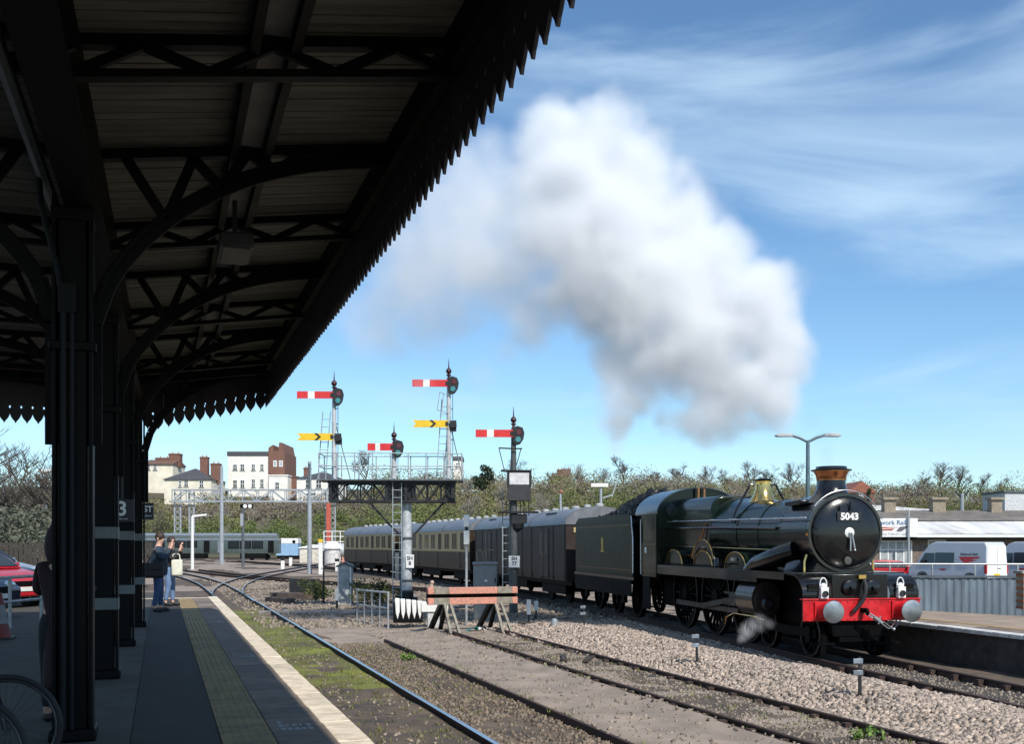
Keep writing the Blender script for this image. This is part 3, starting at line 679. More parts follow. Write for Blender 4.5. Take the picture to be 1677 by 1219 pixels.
def lamp(loc, label):
    t = thing('headlamp', label, 'lamp', loc, -HEAD, 'white lamps on the buffer beam')
    MB().box(-.085,.085,-.07,.09,.0,.24).lathe([(.075,.24),(.07,.28),(.04,.30),(.04,.32)], 16, 'z', (0,.01,0)).build('case', white_p, t, bevel=.012)
    MB().lathe([(.065,-.07),(.065,-.10),(.05,-.10),(.05,-.085),(.002,-.085)], 18, 'y', (.0,0,.10)).build('lens', glass_m, t)
    MB().tube([(.075*math.cos(a), .01, .30+.13*math.sin(a)) for a in np.linspace(-.3, math.pi+.3, 12)], .013, 6).build('handle', white_p, t)
    return t
def lp(x, y, z): return tuple(Matrix.Translation(LOCO) @ Matrix.Rotation(-HEAD, 4, 'Z') @ Vector((x, y, z)))
lamp(lp(-.88,-.02,1.302), 'white oil lamp on the left end of the red buffer beam')
lamp(lp(.86,-.02,1.302), 'white oil lamp on the right end of the red buffer beam')

# ------------------------------------------------------------------ tender
tgreen = mat('tender_green', (.005,.014,.008), .38, col2=(.010,.010,.006), var=.3, scale=1.6, stretch=(1,2.5,.5), spec=.2)
line_or = mat('lining_orange', (.30,.12,.03), .45)
p, h = line_at(11.9)
ten = thing('locomotive_tender', 'dark green tender heaped with coal and lettered with a small gold crest', 'tender', (p.x, p.y, 0), -(h-R(.6)))
for s_ in (-1,1):
    x = s_*1.30
    MB().prism([(.15,1.38),(7.3,1.38),(7.3,3.25),(6.9,3.42),(.6,3.42),(.35,3.3),(.15,2.6)], x-.02, x+.02, 'yz').build('side_panel', tgreen, ten, bevel=.01)
    MB().tube([(x+s_*.03,.12,1.5),(x+s_*.03,.12,2.6),(x+s_*.03,.3,3.35)], .018, 6).build('handrail', steel, ten)
    MB().box(x-.04,x+.04,.0,7.4,1.28,1.38).build('sole_bar', loco_black, ten)
    MB().box(x-.06,x-.03,.2,7.2,.75,1.28).build('tender_frame', loco_frame, ten)
    for y in (1.2,3.5,5.8):
        a = MB().box(x-.02+s_*.0,x+.10*1,y-.14,y+.14,.5,.82).box(x-.0,x+.05,y-.45,y+.45,.86,.96)
        a.build('axlebox', loco_frame, ten)
    ln = MB()
    for (a_,b_,c_,d_) in ((.35,7.1,1.58,1.60),(.35,7.1,3.05,3.07),(.35,.37,1.58,3.07),(7.08,7.1,1.58,3.07)): ln.box(x+s_*.0205-.002,x+s_*.0205+.002,a_,b_,c_,d_)
    ln.build('lining', line_or, ten, smooth=False, recalc=False)
    rv = MB()
    for yy in np.arange(.3,7.2,.16):
        for zz in (1.44,3.18): rv.lathe([(.013,0),(.009,s_*.008)], 6, 'x', (x+s_*.02,yy,zz))
    rv.build('rivets', tgreen, ten)
    cr_ = MB().box(x+s_*.021-.003,x+s_*.021+.003,3.50,3.77,2.42,2.66).lathe([(.13,-.004),(.13,.004)], 14, 'x', (x+s_*.021,3.63,2.32)).box(x+s_*.021-.003,x+s_*.021+.003,3.42,3.84,2.16,2.22).box(x+s_*.021-.003,x+s_*.021+.003,3.60,3.70,2.62,2.68)
    cr_.build('gold_crest', mat('crest_gold', (.62,.38,.05), .45), ten, recalc=False)
    MB().box(x+s_*.021-.003,x+s_*.021+.003,3.5,3.76,2.255,2.285).build('crest_ribbon', red_p, ten, recalc=False)
for y in (1.2,3.5,5.8):
    for s_ in (-1,1):
        w = MB().lathe([(.52,-.065),(.615,-.065),(.625,.065),(.52,.065),(.52,-.065)], 32, 'x', (s_*.75,y,.628)).lathe([(.002,-.07),(.14,-.07),(.14,.07),(.002,.07)], 16, 'x', (s_*.75,y,.628))
        for k in range(12):
            a = k*math.pi/6; w.bar((s_*.75,y+.1*math.cos(a),.628+.1*math.sin(a)),(s_*.75,y+.55*math.cos(a),.628+.55*math.sin(a)),.045,.05,up=(1,0,0))
        w.build('tender_wheel', loco_frame, ten)
MB().box(-1.28,1.28,.2,7.28,1.38,3.1).box(-1.28,1.28,7.27,7.32,1.38,3.3).box(-1.28,1.28,.15,.20,1.38,2.5).build('tank', loco_black, ten)
MB().box(-1.3,1.3,7.4,7.5,.85,1.28).build('rear_beam', loco_frame, ten)
coal_m = mat('coal', (.014,.014,.015), .45, var=.5, scale=20, island=True)
pts = []
for _ in range(1500):
    y = random.uniform(.4,6.0); x = random.uniform(-1.15,1.15); z = 3.22+.92*sm(6.4,.9,y)*(1-(abs(x)/1.3)**2.2)*random.uniform(.75,1)
    pts.append((x,y,z))
o = stones('coal_heap', np.array(pts), .19, coal_m, None); o.parent = ten
hump = [(-1.25,3.1),(-.9,3.5),(-.4,3.8),(.4,3.8),(.9,3.5),(1.25,3.1)]
MB().prism(hump, .35, 3.4, 'xz').build('coal_base', coal_m, ten)

# ------------------------------------------------------------------ coaching stock
roof_grey = mat('coach_roof', (.165,.17,.19), .42, var=.25, scale=2.5, stretch=(1,.3,1), bump=.1)
choc = mat('chocolate_paint', (.040,.026,.019), .42, var=.25, scale=3, spec=.3)
cream = mat('cream_paint', (.50,.37,.19), .45, var=.18, scale=3)
vanb = mat('van_brown', (.042,.031,.029), .5, var=.25, scale=2, spec=.25)
def coach(s0, L, name, label, cat, style):
    (p0, _), (p1, _) = line_at(s0), line_at(s0+L); d = p1-p0; rz = math.atan2(-d.x, d.y)
    t = thing(name, label, cat, (p0.x, p0.y, 0), rz, 'coaches and van behind the engine')
    W = 1.36; body_m = vanb if style == 'van' else choc
    side = lambda s_: [(s_*W*.97,.95),(s_*W,1.3),(s_*W,3.28)]
    P = [(-W*.97,.95),(-W,1.25),(-W,3.25),(W,3.25),(W,1.25),(W*.97,.95)]
    MB().prism(P, .35, L-.35, 'xz').build('body', body_m, t)
    rp = [(-W-.05,3.22)]+[(1.40*math.cos(a)*1.0, 3.24+.70*math.sin(a)) for a in np.linspace(math.pi*.985, math.pi*.015, 17)]+[(W+.05,3.22)]
    MB().prism(rp, .30, L-.30, 'xz').build('roof', roof_grey, t)
    for y in (.32, L-.32, L*.33, L*.66): MB().tube([(x*1.006, y, z+.012) for x, z in rp], .02, 6).build('roof_strip', grey_dark, t)
    k = 0; y = 1.2
    while y < L-1:
        v_ = MB().lathe([(.13,0),(.13,.05),(.17,.07),(.17,.17),(.10,.21),(.002,.22)], 14, 'z', (0,0,0))
        if k == 0: vme = v_.mesh('roof_ventilator', mat('vent_white', (.42,.43,.44), .5)); k = 1
        link('roof_ventilator', vme, t, 0, (.35, y, 3.9)); y += 1.55
    for y in (L*.16, L*.78) if style == 'van' else (): MB().tube([(-1.0,y,3.74),(-1.06,y+.3,3.74),(-1.06,y+1.2,3.74),(-1.0,y+1.5,3.74)], .03, 6).build('roof_handrail', dark_paint, t)
    for s_ in (-1,1):
        x = s_*W
        if style == 'van':
            for i in range(11):
                yy = .5+i*(L-1.0)/10; MB().box(x-.02,x+.02,yy-.03,yy+.03,.98,3.2).build('body_strap', vanb, t)
            for yy in (L*.2, L*.5, L*.8):
                dd = MB().box(x-.025,x+.025,yy-.75,yy-.02,1.05,3.1).box(x-.025,x+.025,yy+.02,yy+.75,1.05,3.1).build('luggage_door', vanb, t, bevel=.01)
                for q in (-.40,.40): MB().box(x-.03,x+.03,yy+q-.09,yy+q+.09,2.0,2.95).build('door_window', glass_m, dd)
                MB().box(x-.04,x+.04,yy+.06,yy+.10,1.9,2.1).build('door_handle', brass, dd)
        else:
            MB().box(x-.012,x+.012,.36,L-.36,2.02,3.2).build('cream_panel', cream, t)
            MB().box(x-.02,x+.02,.36,L-.36,1.99,2.03).box(x-.02,x+.02,.36,L-.36,3.18,3.23).build('beading', mat('gold_line', (.45,.30,.08), .4), t)
            n = int((L-2)/1.62); st = (L-2)/n
            for i in range(n):
                yy = 1+i*st+st/2
                wide = .52 if i % 3 else .34
                f_ = MB()
                for (a_, b_, c_, d_) in ((-wide-.05,-wide,2.14,3.10),(wide,wide+.05,2.14,3.10),(-wide-.05,wide+.05,3.06,3.10),(-wide-.05,wide+.05,2.12,2.16),(-.02,.02,2.16,3.06)): f_.box(x-.026,x+.026,yy+a_,yy+b_,c_,d_)
                wf = f_.build('window', choc if i % 3 == 0 else cream, t, smooth=False)
                MB().box(x-.018,x+.018,yy-wide,yy+wide,2.16,3.06).build('pane', glass_m, wf)
                if i % 3 == 0:
                    dd = MB().box(x-.022,x+.022,yy+st/2-.33,yy+st/2+.33,1.05,2.0).build('door', choc, t, bevel=.008)
                    MB().box(x-.035,x+.035,yy+st/2+.22,yy+st/2+.27,1.8,1.95).build('door_handle', brass, dd)
    MB().box(-1.2,1.2,.1,L-.1,.78,.95).box(-1.25,1.25,L*.38,L*.62,.45,.78).build('underframe', loco_frame, t)
    for yb in (3.0, L-3.0):
        bg_ = MB().box(-1.08,-1.0,yb-1.7,yb+1.7,.38,.75).box(1.0,1.08,yb-1.7,yb+1.7,.38,.75).box(-1.0,1.0,yb-.2,yb+.2,.4,.7)
        bg_ = bg_.build('bogie', loco_frame, t)
        for yw in (-1.28,1.28):
            for s_ in (-1,1): MB().lathe([(.002,-.06),(.45,-.06),(.455,.06),(.002,.06)], 26, 'x', (s_*.75,yb+yw,.458)).build('wheel', loco_frame, bg_)
    for y0, y1 in ((-.12,.36),(L-.36,L+.12)): MB().box(-.55,.55,y0,y1,1.0,3.1).build('gangway', rubber, t, bevel=.04)
    for y, s0_ in ((.0,-1),(L,1)):
        for s_ in (-1,1): MB().lathe([(.09,0),(.09,s0_*.22),(.22,s0_*.24),(.22,s0_*.28),(.002,s0_*.29)], 16, 'y', (s_*.87,y+(.35 if s0_ < 0 else -.35),1.05)).build('buffer', loco_frame, t)
    MB().box(-1.05,-.9,.30,.36,2.9,3.1).build('end_plate', cream, t)
    return t
coach(20.0, 17.4, 'luggage_van', 'plain brown windowless luggage van coupled behind the tender', 'van', 'van')
coach(38.0, 19.0, 'passenger_coach', 'chocolate and cream coach next behind the brown luggage van', 'coach', 'coach')
coach(57.6, 16.6, 'passenger_coach', 'chocolate and cream coach at the far end of the curving train', 'coach', 'coach')
# ------------------------------------------------------------------ semaphore signals (local: arms hang to -x, faces look to -y)
lens_g = mat('lens_green', (.05,.25,.27), .15, spec=.8)
pale_post = mat('pale_post', (.50,.53,.55), .5, metal=.1, var=.25, scale=5)
def arm(root, x, z, y, kind, L=1.42, fade=False):
    A = MB().box(x-L,x-.02,y-.012,y+.012,z-.14,z+.14) if kind == 'red' else None
    if kind == 'red':
        a = A.build('signal_arm', sig_red, root, bevel=.004)
        MB().box(x-L*.70,x-L*.52,y-.016,y+.016,z-.141,z+.141).build('white_stripe', white_p, a)
    else:
        P = [(x-L,z+.14),(x-.02,z+.14),(x-.02,z-.14),(x-L,z-.14),(x-L+.15,z)]
        a = MB().prism(P, y-.012, y+.012, 'xz').build('signal_arm', yellow_p, root)
        xc = x-L*.45
        MB().prism([(xc,z+.141),(xc-.12,z+.141),(xc+.04-.0,z),(xc-.12,z-.141),(xc,z-.141),(xc+.16,z)], y-.016, y+.016, 'xz').build('black_chevron', black_iron, a)
    sp = MB()
    if kind == 'red':
        P = [(x-.02,z+.20),(x+.12,z+.28),(x+.33,z+.22),(x+.40,z+.02),(x+.36,z-.22),(x+.24,z-.40),(x+.10,z-.44),(x-.02,z-.30)]
    else: P = [(x+.02,z+.12),(x+.30,z+.14),(x+.32,z-.12),(x+.10,z-.18)]
    sp.prism(P, y-.03, y+.01, 'xz'); s_ = sp.build('spectacle', black_iron, a, bevel=.008)
    if kind == 'red':
        MB().lathe([(.002,-.045),(.10,-.045),(.105,-.03),(.105,-.02)], 16, 'y', (x+.17,y,z-.22)).build('green_lens', lens_g, s_) if False else MB().lathe([(.002,y-.045),(.10,y-.045),(.105,y-.03),(.105,y-.02)], 16, 'y', (x+.17,0,z-.22)).build('green_lens', lens_g, a)
        MB().lathe([(.002,y-.045),(.09,y-.045),(.10,y-.03)], 16, 'y', (x+.20,0,z+.05)).build('red_lens', mat('lens_red', (.10,.012,.012), .15, spec=.8), a)
    MB().box(x+.10,x+.30,y+.05,y+.25,z-.28,z-.02).lathe([(.06,z-.02),(.04,z+.08)], 10, 'z', (x+.20,y+.15,0)).build('lamp_case', black_iron, root, bevel=.01)
    MB().box(x-.12,x-.02,y-.03,y+.03,z-.08,z+.08).build('pivot', black_iron, a)
def finial(root, x, y, z):
    MB().lathe([(.085,z),(.085,z+.06),(.05,z+.10),(.05,z+.16),(.10,z+.19),(.10,z+.22),(.035,z+.24),(.09,z+.29),(.115,z+.36),(.09,z+.43),(.03,z+.48),(.022,z+.58),(.005,z+.86)], 16, 'z', (x,y,0)).build('finial', mat('finial_iron', (.06,.02,.022), .4, var=.3), root)
def ladder(root, p, q, w=.30, n=None):
    b = MB(); p, q = Vector(p), Vector(q); n = n or int((q-p).length/.28)
    o = Vector((w/2,0,0))
    b.bar(p-o,q-o,.035); b.bar(p+o,q+o,.035)
    for i in range(1, n): c = p.lerp(q, i/n); b.bar(c-o,c+o,.025)
    return b.build('ladder', grey_paint, root, smooth=False)
ZB = 41.0
base = at(666, 1000, ZB); gz0 = ground_z(base.x, base.y)
br = thing('bracket_signal', 'tall grey bracket signal with three red and two yellow semaphore arms on a railed gantry', 'signal', (base.x, base.y, 0), -YAW+R(2))
def lx(u): return (u-666)/1704*ZB
def lz(v): return EYE-(v-892)/1704*ZB
MB().lathe([(.215,gz0+.1),(.20,1.5),(.185,lz(800))], 24, 'z').build('main_post', pale_post, br)
MB().lathe([(.27,gz0-.1),(.27,.55),(.22,.62)], 20, 'z').box(.16,.42,-.2,.2,gz0,.35).build('post_base', black_iron, br)
for q_ in (.97, 2.64): MB().lathe([(.215,q_-.02),(.235,q_),(.235,q_+.06),(.215,q_+.08)], 24, 'z').build('post_collar', grey_dark, br)
zt, zb = lz(792), lz(822); xa, xb = lx(540), lx(746)
for yy in (-.45, .45):
    g = MB(); g.bar((xa,yy,zt),(xb,yy,zt),.07,.10); g.bar((xa+.1,yy,zb),(xb,yy,zb),.06,.09)
    n = 9
    for i in range(n+1):
        x0 = xa+.1+(xb-xa-.15)*i/n; g.bar((x0,yy,zb),(x0,yy,zt),.05)
        if i < n:
            x1 = xa+.1+(xb-xa-.15)*(i+1)/n; g.bar((x0,yy,zb),(x1,yy,zt),.04); g.bar((x0,yy-.02,zt),(x1,yy-.02,zb),.04)
    g.build('gantry_girder', black_iron, br, smooth=False)
x = xa-.35
while x < xb+.25:                  # walkway boards
    MB().box(x,x+.21,-.75,.75,zt+.06,zt+.11).build('walkway_plank', grey_dark, br); x += .235
for x in (xa+.1,(xa+xb)/2-.2,0,xb-.1): MB().box(x-.06,x+.06,-.5,.5,zb-.03,zt+.05).build('cross_bearer', black_iron, br)
MB().box(-.34,.34,-.35,.35,zb-.05,zt+.05).build('post_head', black_iron, br, bevel=.02)
for s_ in (-1,1): MB().bar((s_*.24,0,2.75),(s_*1.5,0,zb),.08).build('strut', black_iron, br)
for yy in (-.74,.74):              # guard rails
    for zz in (zt+.62, zt+1.12): MB().tube([(xa-.3,yy,zz),(xb+.25,yy,zz)], .022, 6).build('guard_rail', galv, br)
    for x in np.linspace(xa-.3, xb+.25, 9): MB().tube([(x,yy,zt+.1),(x,yy,zt+1.14)], .024, 6).build('rail_stanchion', galv, br)
for x in (xa-.3, xb+.25):
    for zz in (zt+.62, zt+1.12): MB().tube([(x,-.74,zz),(x,.74,zz)], .022, 6).build('guard_rail', galv, br)
for (u, vt, arms, vr) in ((549, 643, ((650,'red'),(718,'yellow')), 790), (735, 622, ((630,'red'),(696,'yellow')), 790), (646, 727, ((734,'red'),), 790)):
    x = lx(u); big = u != 646
    MB().lathe([(.10,zb),(.095,zt+1),(.075,lz(vt))], 14, 'z', (x,-.2,0)).build('signal_post', pale_post, br)
    MB().box(x-.16,x+.16,-.36,-.04,zb-.05,zt+.12).build('post_foot', black_iron, br)
    for v, k in arms: arm(br, x, lz(v), -.36, k, 1.42 if big else 1.02)
    finial(br, x, -.2, lz(vt)-.05)
    if big: ladder(br, (x-.35+(0 if u > 600 else -.15),-.1,zt+.1),(x-.30 if u < 600 else x-.12,-.15,lz(vt+33)))
    for z in np.arange(zt+.5, lz(vt)-.4, .6): MB().tube([(x+.10,-.26,z),(x+.14,-.28,z)], .02, 6).build('wire_guide', black_iron, br)
    MB().tube([(x+.16,-.28,zt+.1),(x+.16,-.28,lz(vt+14))], .012, 5).build('signal_rod', black_iron, br)
xq = lx(712); b = MB()
for p, q in (((-.35,1.25),(.0,1.12)),((-.35,1.25),(-.45,.55)),((-.45,.55),(0,.42)),((-.2,1.2),(-.27,.5))): b.bar((lx(735)+p[0],-.3,lz(696)+p[1]),(lx(735)+q[0],-.3,lz(696)+q[1]),.03)
b.build('lamp_stage', grey_paint, br)
for x0 in (lx(549)+.02, lx(735)+.02): MB().bar((x0,-.2,lz(690)),(x0+.55,.5,zt+.1),.03).build('stay', grey_paint, br)
ladder(br, (lx(652),-.45,gz0),(lx(652),-.5,zt), .34)
MB().tube([(lx(656),.3,gz0),(lx(656),.3,2.9)], .05, 8).box(lx(646),lx(658),.22,.38,1.0,2.1).build('equipment_pole', grey_dark, br)
pt = MB().box(-.02,.30,-.27,-.235,1.50,2.02).build('signal_plate', white_p, br, bevel=.006)
text('plate_text', 'SH\n8', .20, plate_blue, pt, (.14,-.274,1.78), (R(90),0,0), .006)
# lone signal to the right
ZS = 38.5; base = at(841, 990, ZS); gz1 = ground_z(base.x, base.y)
sg = thing('semaphore_signal', 'single dark semaphore post with one red arm and a white fronted box below it', 'signal', (base.x, base.y, 0), -YAW+R(1))
def lx(u): return (u-841)/1704*ZS
def lz(v): return EYE-(v-892)/1704*ZS
MB().lathe([(.155,gz1),(.14,lz(860)),(.105,lz(760)),(.085,lz(703))], 16, 'z').build('post', mat('post_dark', (.075,.085,.085), .6, var=.3), sg)
arm(sg, 0, lz(711), -.15, 'red', 1.40); finial(sg, 0, 0, lz(704))
MB().box(lx(831),lx(869),-.30,.10,lz(821),lz(774)).build('relay_box', mat('box_dark', (.035,.036,.042), .6), sg, bevel=.01)
MB().box(lx(834),lx(866),-.325,-.30,lz(795),lz(776)).build('white_panel', mat('panel_grey', (.62,.62,.64), .5), sg, bevel=.006)
MB().box(lx(830),lx(833),-.33,-.28,lz(797),lz(774)).box(lx(867),lx(870),-.33,-.28,lz(797),lz(774)).box(lx(820),lx(870),-.33,.1,lz(773),lz(771)).build('panel_hood', black_iron, sg)
for u in (829, 852, 858, 866): MB().tube([(lx(u),-.1,lz(845)),(lx(u),-.1,lz(821))], .02, 6).build('cable', black_iron, sg)
MB().box(lx(815),lx(882),-.3,.3,lz(841),lz(838)).build('lamp_platform', black_iron, sg)
MB().box(lx(838),lx(863),-.22,-.1,lz(858),lz(843)).lathe([(.24,lz(858)),(.2,lz(866)),(.02,lz(872))], 10, 'z', (lx(848),-.05,0)).build('motor_box', black_iron, sg)
MB().tube([(lx(817),-.2,lz(735)),(lx(841),-.2,lz(736)),(lx(855),-.2,lz(736))], .03, 6).tube([(lx(817),-.2,lz(735)),(lx(826),-.2,lz(772))], .018, 6).tube([(lx(853),-.2,lz(736)),(lx(846),-.1,lz(762))], .018, 6).build('lamp_hoop', black_iron, sg)
pt = MB().box(lx(833),lx(851),-.20,-.17,lz(930),lz(911)).build('signal_plate', white_p, sg, bevel=.006)
text('plate_text', 'SH\n77', .18, plate_blue, pt, (lx(842),-.203,lz(919.5)), (R(90),0,0), .006)
ladder(sg, (lx(829),.2,gz1),(lx(829),.15,lz(800)), .26)

# ------------------------------------------------------------------ buffer stop and lineside furniture
orange = mat('stop_orange', (.60,.235,.165), .7, col2=(.34,.20,.15), var=.3, scale=13, bump=.1)
weath = mat('weathered_steel', (.27,.245,.20), .7, col2=(.15,.13,.10), scale=7, bump=.2)
bs = thing('buffer_stop', 'rail buffer stop with an orange planked beam at the end of the siding', 'buffer stop', (8.55, 28.9, 0), R(-1))
for z0, z1 in ((1.0,1.19),(.70,.89)):
    for a_, b_ in ((-1.34,-1.17),(-.72,.72),(1.17,1.34)): MB().box(a_,b_,-.12,.08,z0,z1).build('beam_plank', orange, bs, bevel=.012)
    for a_, b_ in ((-1.17,-.72),(.72,1.17)): MB().box(a_,b_,-.115,.085,z0,z1).build('beam_plank', weath, bs, bevel=.01)
MB().box(-1.34,1.34,.09,.15,.75,1.15).build('back_plate', dark_paint, bs)
for sx in (-.76,.76):
    for dx in (-.10,.10):
        MB().bar((sx+dx*1.25,-.95,-.08),(sx+dx*.8,-.05,.72),.07,.09).build('front_leg', weath, bs)
    for k in (.3,.62): MB().box(sx-.12,sx+.12,-.95+.9*k-.03,-.95+.9*k+.03,-.08+.8*k-.03,-.08+.8*k+.04).build('leg_tie', weath, bs)
    MB().bar((sx,2.1,-.2),(sx,.15,1.0),.12,.16).build('back_stay', dark_paint, bs)
    MB().bar((sx,.9,-.2),(sx,.15,.75),.10,.12).build('inner_stay', dark_paint, bs)
MB().tube([(-1.22,-.02,1.19),(-1.22,-.02,1.30)], .05, 8).sphere((-1.2,-.02,1.34), .06, 6).build('lamp_stub', mat('stub_pink', (.6,.4,.33), .6), bs)
t = thing('crumpled_bag', 'crumpled green and white plastic bag lying beneath the buffer stop', 'litter', (8.72, 29.0, -.13))
v = []; 
b = MB(); 
for i in range(8):
    for j in range(5): v.append((i*.09-.35+random.uniform(-.03,.03), j*.07-.15+random.uniform(-.03,.03), .03+random.uniform(0,.12)*math.sin(i*.45)*1.2))
b.add(v, [(i*5+j,i*5+j+1,(i+1)*5+j+1,(i+1)*5+j) for i in range(4) for j in range(4)]); b.build('green_half', mat('bag_green', (.02,.22,.17), .4), t)
b = MB(); b.add(v, [(i*5+j,i*5+j+1,(i+1)*5+j+1,(i+1)*5+j) for i in range(4,7) for j in range(4)]); b.build('white_half', white_p, t)
t = thing('marker_post', 'slim grey post with two white marker blocks in front of the grey cabinet', 'post', (9.15, 31.6, 0), -YAW)
MB().tube([(0,0,-.2),(0,0,3.05)], .04, 10).build('post', galv, t)
for z0, z1 in ((2.98,3.36),(2.42,2.86)): MB().box(-.085,.085,-.09,.09,z0,z1).build('marker_block', white_p, t, bevel=.015)
MB().box(-.05,.05,-.05,.05,2.86,2.98).build('coupling', black_iron, t)
cab_grey = mat('cabinet_grey', (.20,.215,.215), .5, var=.15, scale=4)
t = thing('equipment_cabinet', 'tall grey equipment cabinet standing behind the buffer stop', 'cabinet', (10.2, 33.0, -.18), -YAW+R(4))
MB().box(-.38,.38,-.3,.3,.1,1.92).build('case', cab_grey, t, bevel=.02); MB().box(-.41,.41,-.33,.33,1.92,2.02).build('lid', cab_grey, t, bevel=.03)
MB().box(-.35,.35,-.315,-.29,.18,1.86).build('door', cab_grey, t, bevel=.008); MB().box(-.42,.42,-.35,.35,0,.1).build('plinth', concrete, t)
MB().box(.30,.34,-.36,-.30,1.35,1.5).build('handle', black_iron, t); MB().box(-.04,.06,-.318,-.312,1.38,1.44).build('label_plate', white_p, t)
for x in (.36,.36): pass
for z in (.5,1.6): MB().box(.355,.385,-.34,-.28,z,z+.12).build('hinge', cab_grey, t)
t = thing('cable_loop', 'bent loop of bare cable standing up from the cabinet top', 'cable', (10.2, 33.0, 1.84), -YAW)
MB().tube([(-.25,0,0)]+[(-.18+.1*math.cos(a), 0, .28+.12*math.sin(a)) for a in np.linspace(math.pi, 0, 8)]+[(-.06,0,0)], .018, 6).tube([(.06,0,0),(.0,0,.42),(.28,0,.40)], .018, 6).build('cable', mat('cable_tan', (.30,.24,.16), .7), t)
# white rodding / point motor covers
t = thing('point_machine', 'white ribbed point machine on a block beside the bracket signal', 'machine', (7.55, 31.3, -.18), -YAW+R(6))
MB().box(.05,.88,-.25,.25,.52,.84).build('cover', white_p, t, bevel=.03)
MB().box(.25,.62,-.2,.2,0,.52).build('pedestal', mat('pedestal_white', (.55,.56,.54), .7), t, bevel=.02)
for i in range(5):
    MB().prism([(-.75+i*.17,.95-i*.02),(-.60+i*.17,.94-i*.02),(-.60+i*.17,.55),(-.66+i*.17,.30),(-.72+i*.17,.5)], -.2, .2, 'xz').build('rib', white_p, t, bevel=.02)
MB().box(-.8,.1,-.16,.16,.2,.84).build('core', dark_paint, t)
# handrail beside it
t = thing('pipe_handrail', 'short grey pipe handrail with five uprights near the point machine', 'handrail', (6.62, 31.5, -.16), math.atan2(2.9, -.62))
for k in range(5): MB().tube([(k*.62,0,-.1),(k*.62,0,1.08)], .03, 8).build('upright', galv, t)
MB().tube([(-.02,0,1.1),(2.52,0,1.1)], .032, 8).build('top_rail', galv, t); MB().tube([(0,0,.62),(2.5,0,.62)], .026, 8).build('middle_rail', galv, t)
for (x, y, lab) in ((6.45, 43.6, 'narrow grey lineside hut with a pitched cap among the bushes'),):
    t = thing('lineside_hut', lab, 'hut', (7.5, 44.5, -.15), -YAW)
    P = [(-.28,0),(.28,0),(.28,1.62),(0,1.74),(-.28,1.62)]
    MB().prism(P, -.28, .28, 'xz').build('body', mat('hut_grey', (.42,.45,.46), .6), t); MB().prism([(-.36,1.60),(0,1.76),(.36,1.60),(.36,1.66),(0,1.83),(-.36,1.66)], -.34, .34, 'xz').build('roof', grey_dark, t)
    MB().box(-.21,.21,-.30,-.275,.1,1.52).build('door', mat('hut_door', (.36,.39,.40), .6), t)
    for x in (-.26,.26): MB().box(x-.03,x+.03,-.31,-.27,0,1.60).build('corner_trim', white_p, t)
def disc_marker(X, Y, label, hgt=.62):
    t = thing('ground_marker', label, 'marker', (X, Y, ground_z(X, Y)+.0), -YAW, 'small black marker posts in the ballast')
    MB().box(-.022,.022,-.022,.022,-.1,hgt).build('post', black_iron, t)
    for z in (hgt-.06, hgt-.24): MB().box(-.11,.04,-.035,-.022,z-.04,z+.04).build('plate', mat('plate_blueish', (.27,.31,.36), .35, metal=.3), t, bevel=.006)
disc_marker(11.25, 27.0, 'small black marker post with two plates, farthest along the ballast')
disc_marker(10.25, 18.7, 'small black marker post with two plates, middle of the three in the ballast')
disc_marker(10.30, 13.6, 'small black marker post with two plates, nearest of the three in the ballast')
for k, (u, v, Z, lab) in enumerate(((866, 1003, 33, 'small white topped post right of the buffer stop'), (878, 998, 35, 'shorter white square marker behind the white topped post'))):
    p = at(u, v, Z); t = thing('lineside_marker', lab, 'marker', (p.x, p.y, -.18), -YAW)
    MB().box(-.03,.03,-.03,.03,0,.45).build('post', black_iron, t); MB().box(-.07,.07,-.06,.06,.38,.85 if k == 0 else .7).build('head', white_p, t, bevel=.01)
t = thing('grey_bollard', 'short grey round topped bollard in the train shadow', 'bollard', tuple(at(908, 1018, 30.5).xy)+(-.18,))
MB().lathe([(.10,0),(.10,.36),(.07,.42),(.002,.44)], 14, 'z').build('body', grey_paint, t)
# rusty steel troughs by the platform road
rust = mat('rusted_plate', (.12,.085,.065), .8, col2=(.05,.04,.035), scale=5, bump=.3)
t = thing('rusty_trough', 'rusty steel trough with an upright plate lying beside the junction', 'trough', (5.9, 49.5, -.12), -YAW-R(28))
MB().box(-1.0,1.2,-.5,.5,0,.28).build('base', rust, t, bevel=.01); MB().box(-.55,1.15,.35,.5,.28,.92).build('plate', mat('plate_black', (.03,.03,.03), .7), t, bevel=.01); MB().box(1.05,1.2,-.5,.5,.28,.5).box(1.08,1.14,.3,.5,.28,.95).build('end', rust, t)
t = thing('rusty_beam', 'long rusty beam lying on the ground toward the rails', 'beam', (5.0, 47.0, -.14), -YAW-R(52))
MB().box(-1.1,1.1,-.2,.2,0,.2).build('beam', rust, t, bevel=.01)
t = thing('cable_trough_lid', 'low concrete cable trough crossing the yard behind the handrail', 'trough', (6.5, 38.5, -.14), -YAW)
x = -3.2
while x < 2.6: MB().box(x,x+.56,-.22,.22,0,.10).build('lid', concrete, t, bevel=.012); x += .6
def thin_post(u, v0, v1, Z, r, name, label, m, cat='post', parts=None):
    p = at(u, v1, Z); t = thing(name, label, cat, (p.x, p.y, ground_z(p.x, p.y)-.1), -YAW)
    h = (v1-v0)/1704*Z; MB().lathe([(r,0),(r*.8,h)], 10, 'z').build('post', m, t); return t, h
t, h = thin_post(530, 900, 990, 45.5, .045, 'wooden_post', 'thin dark post among the bushes left of the hut', black_iron)
MB().box(-.10,-.02,-.08,-.05,h*.62,h*.74).build('tag', white_p, t)
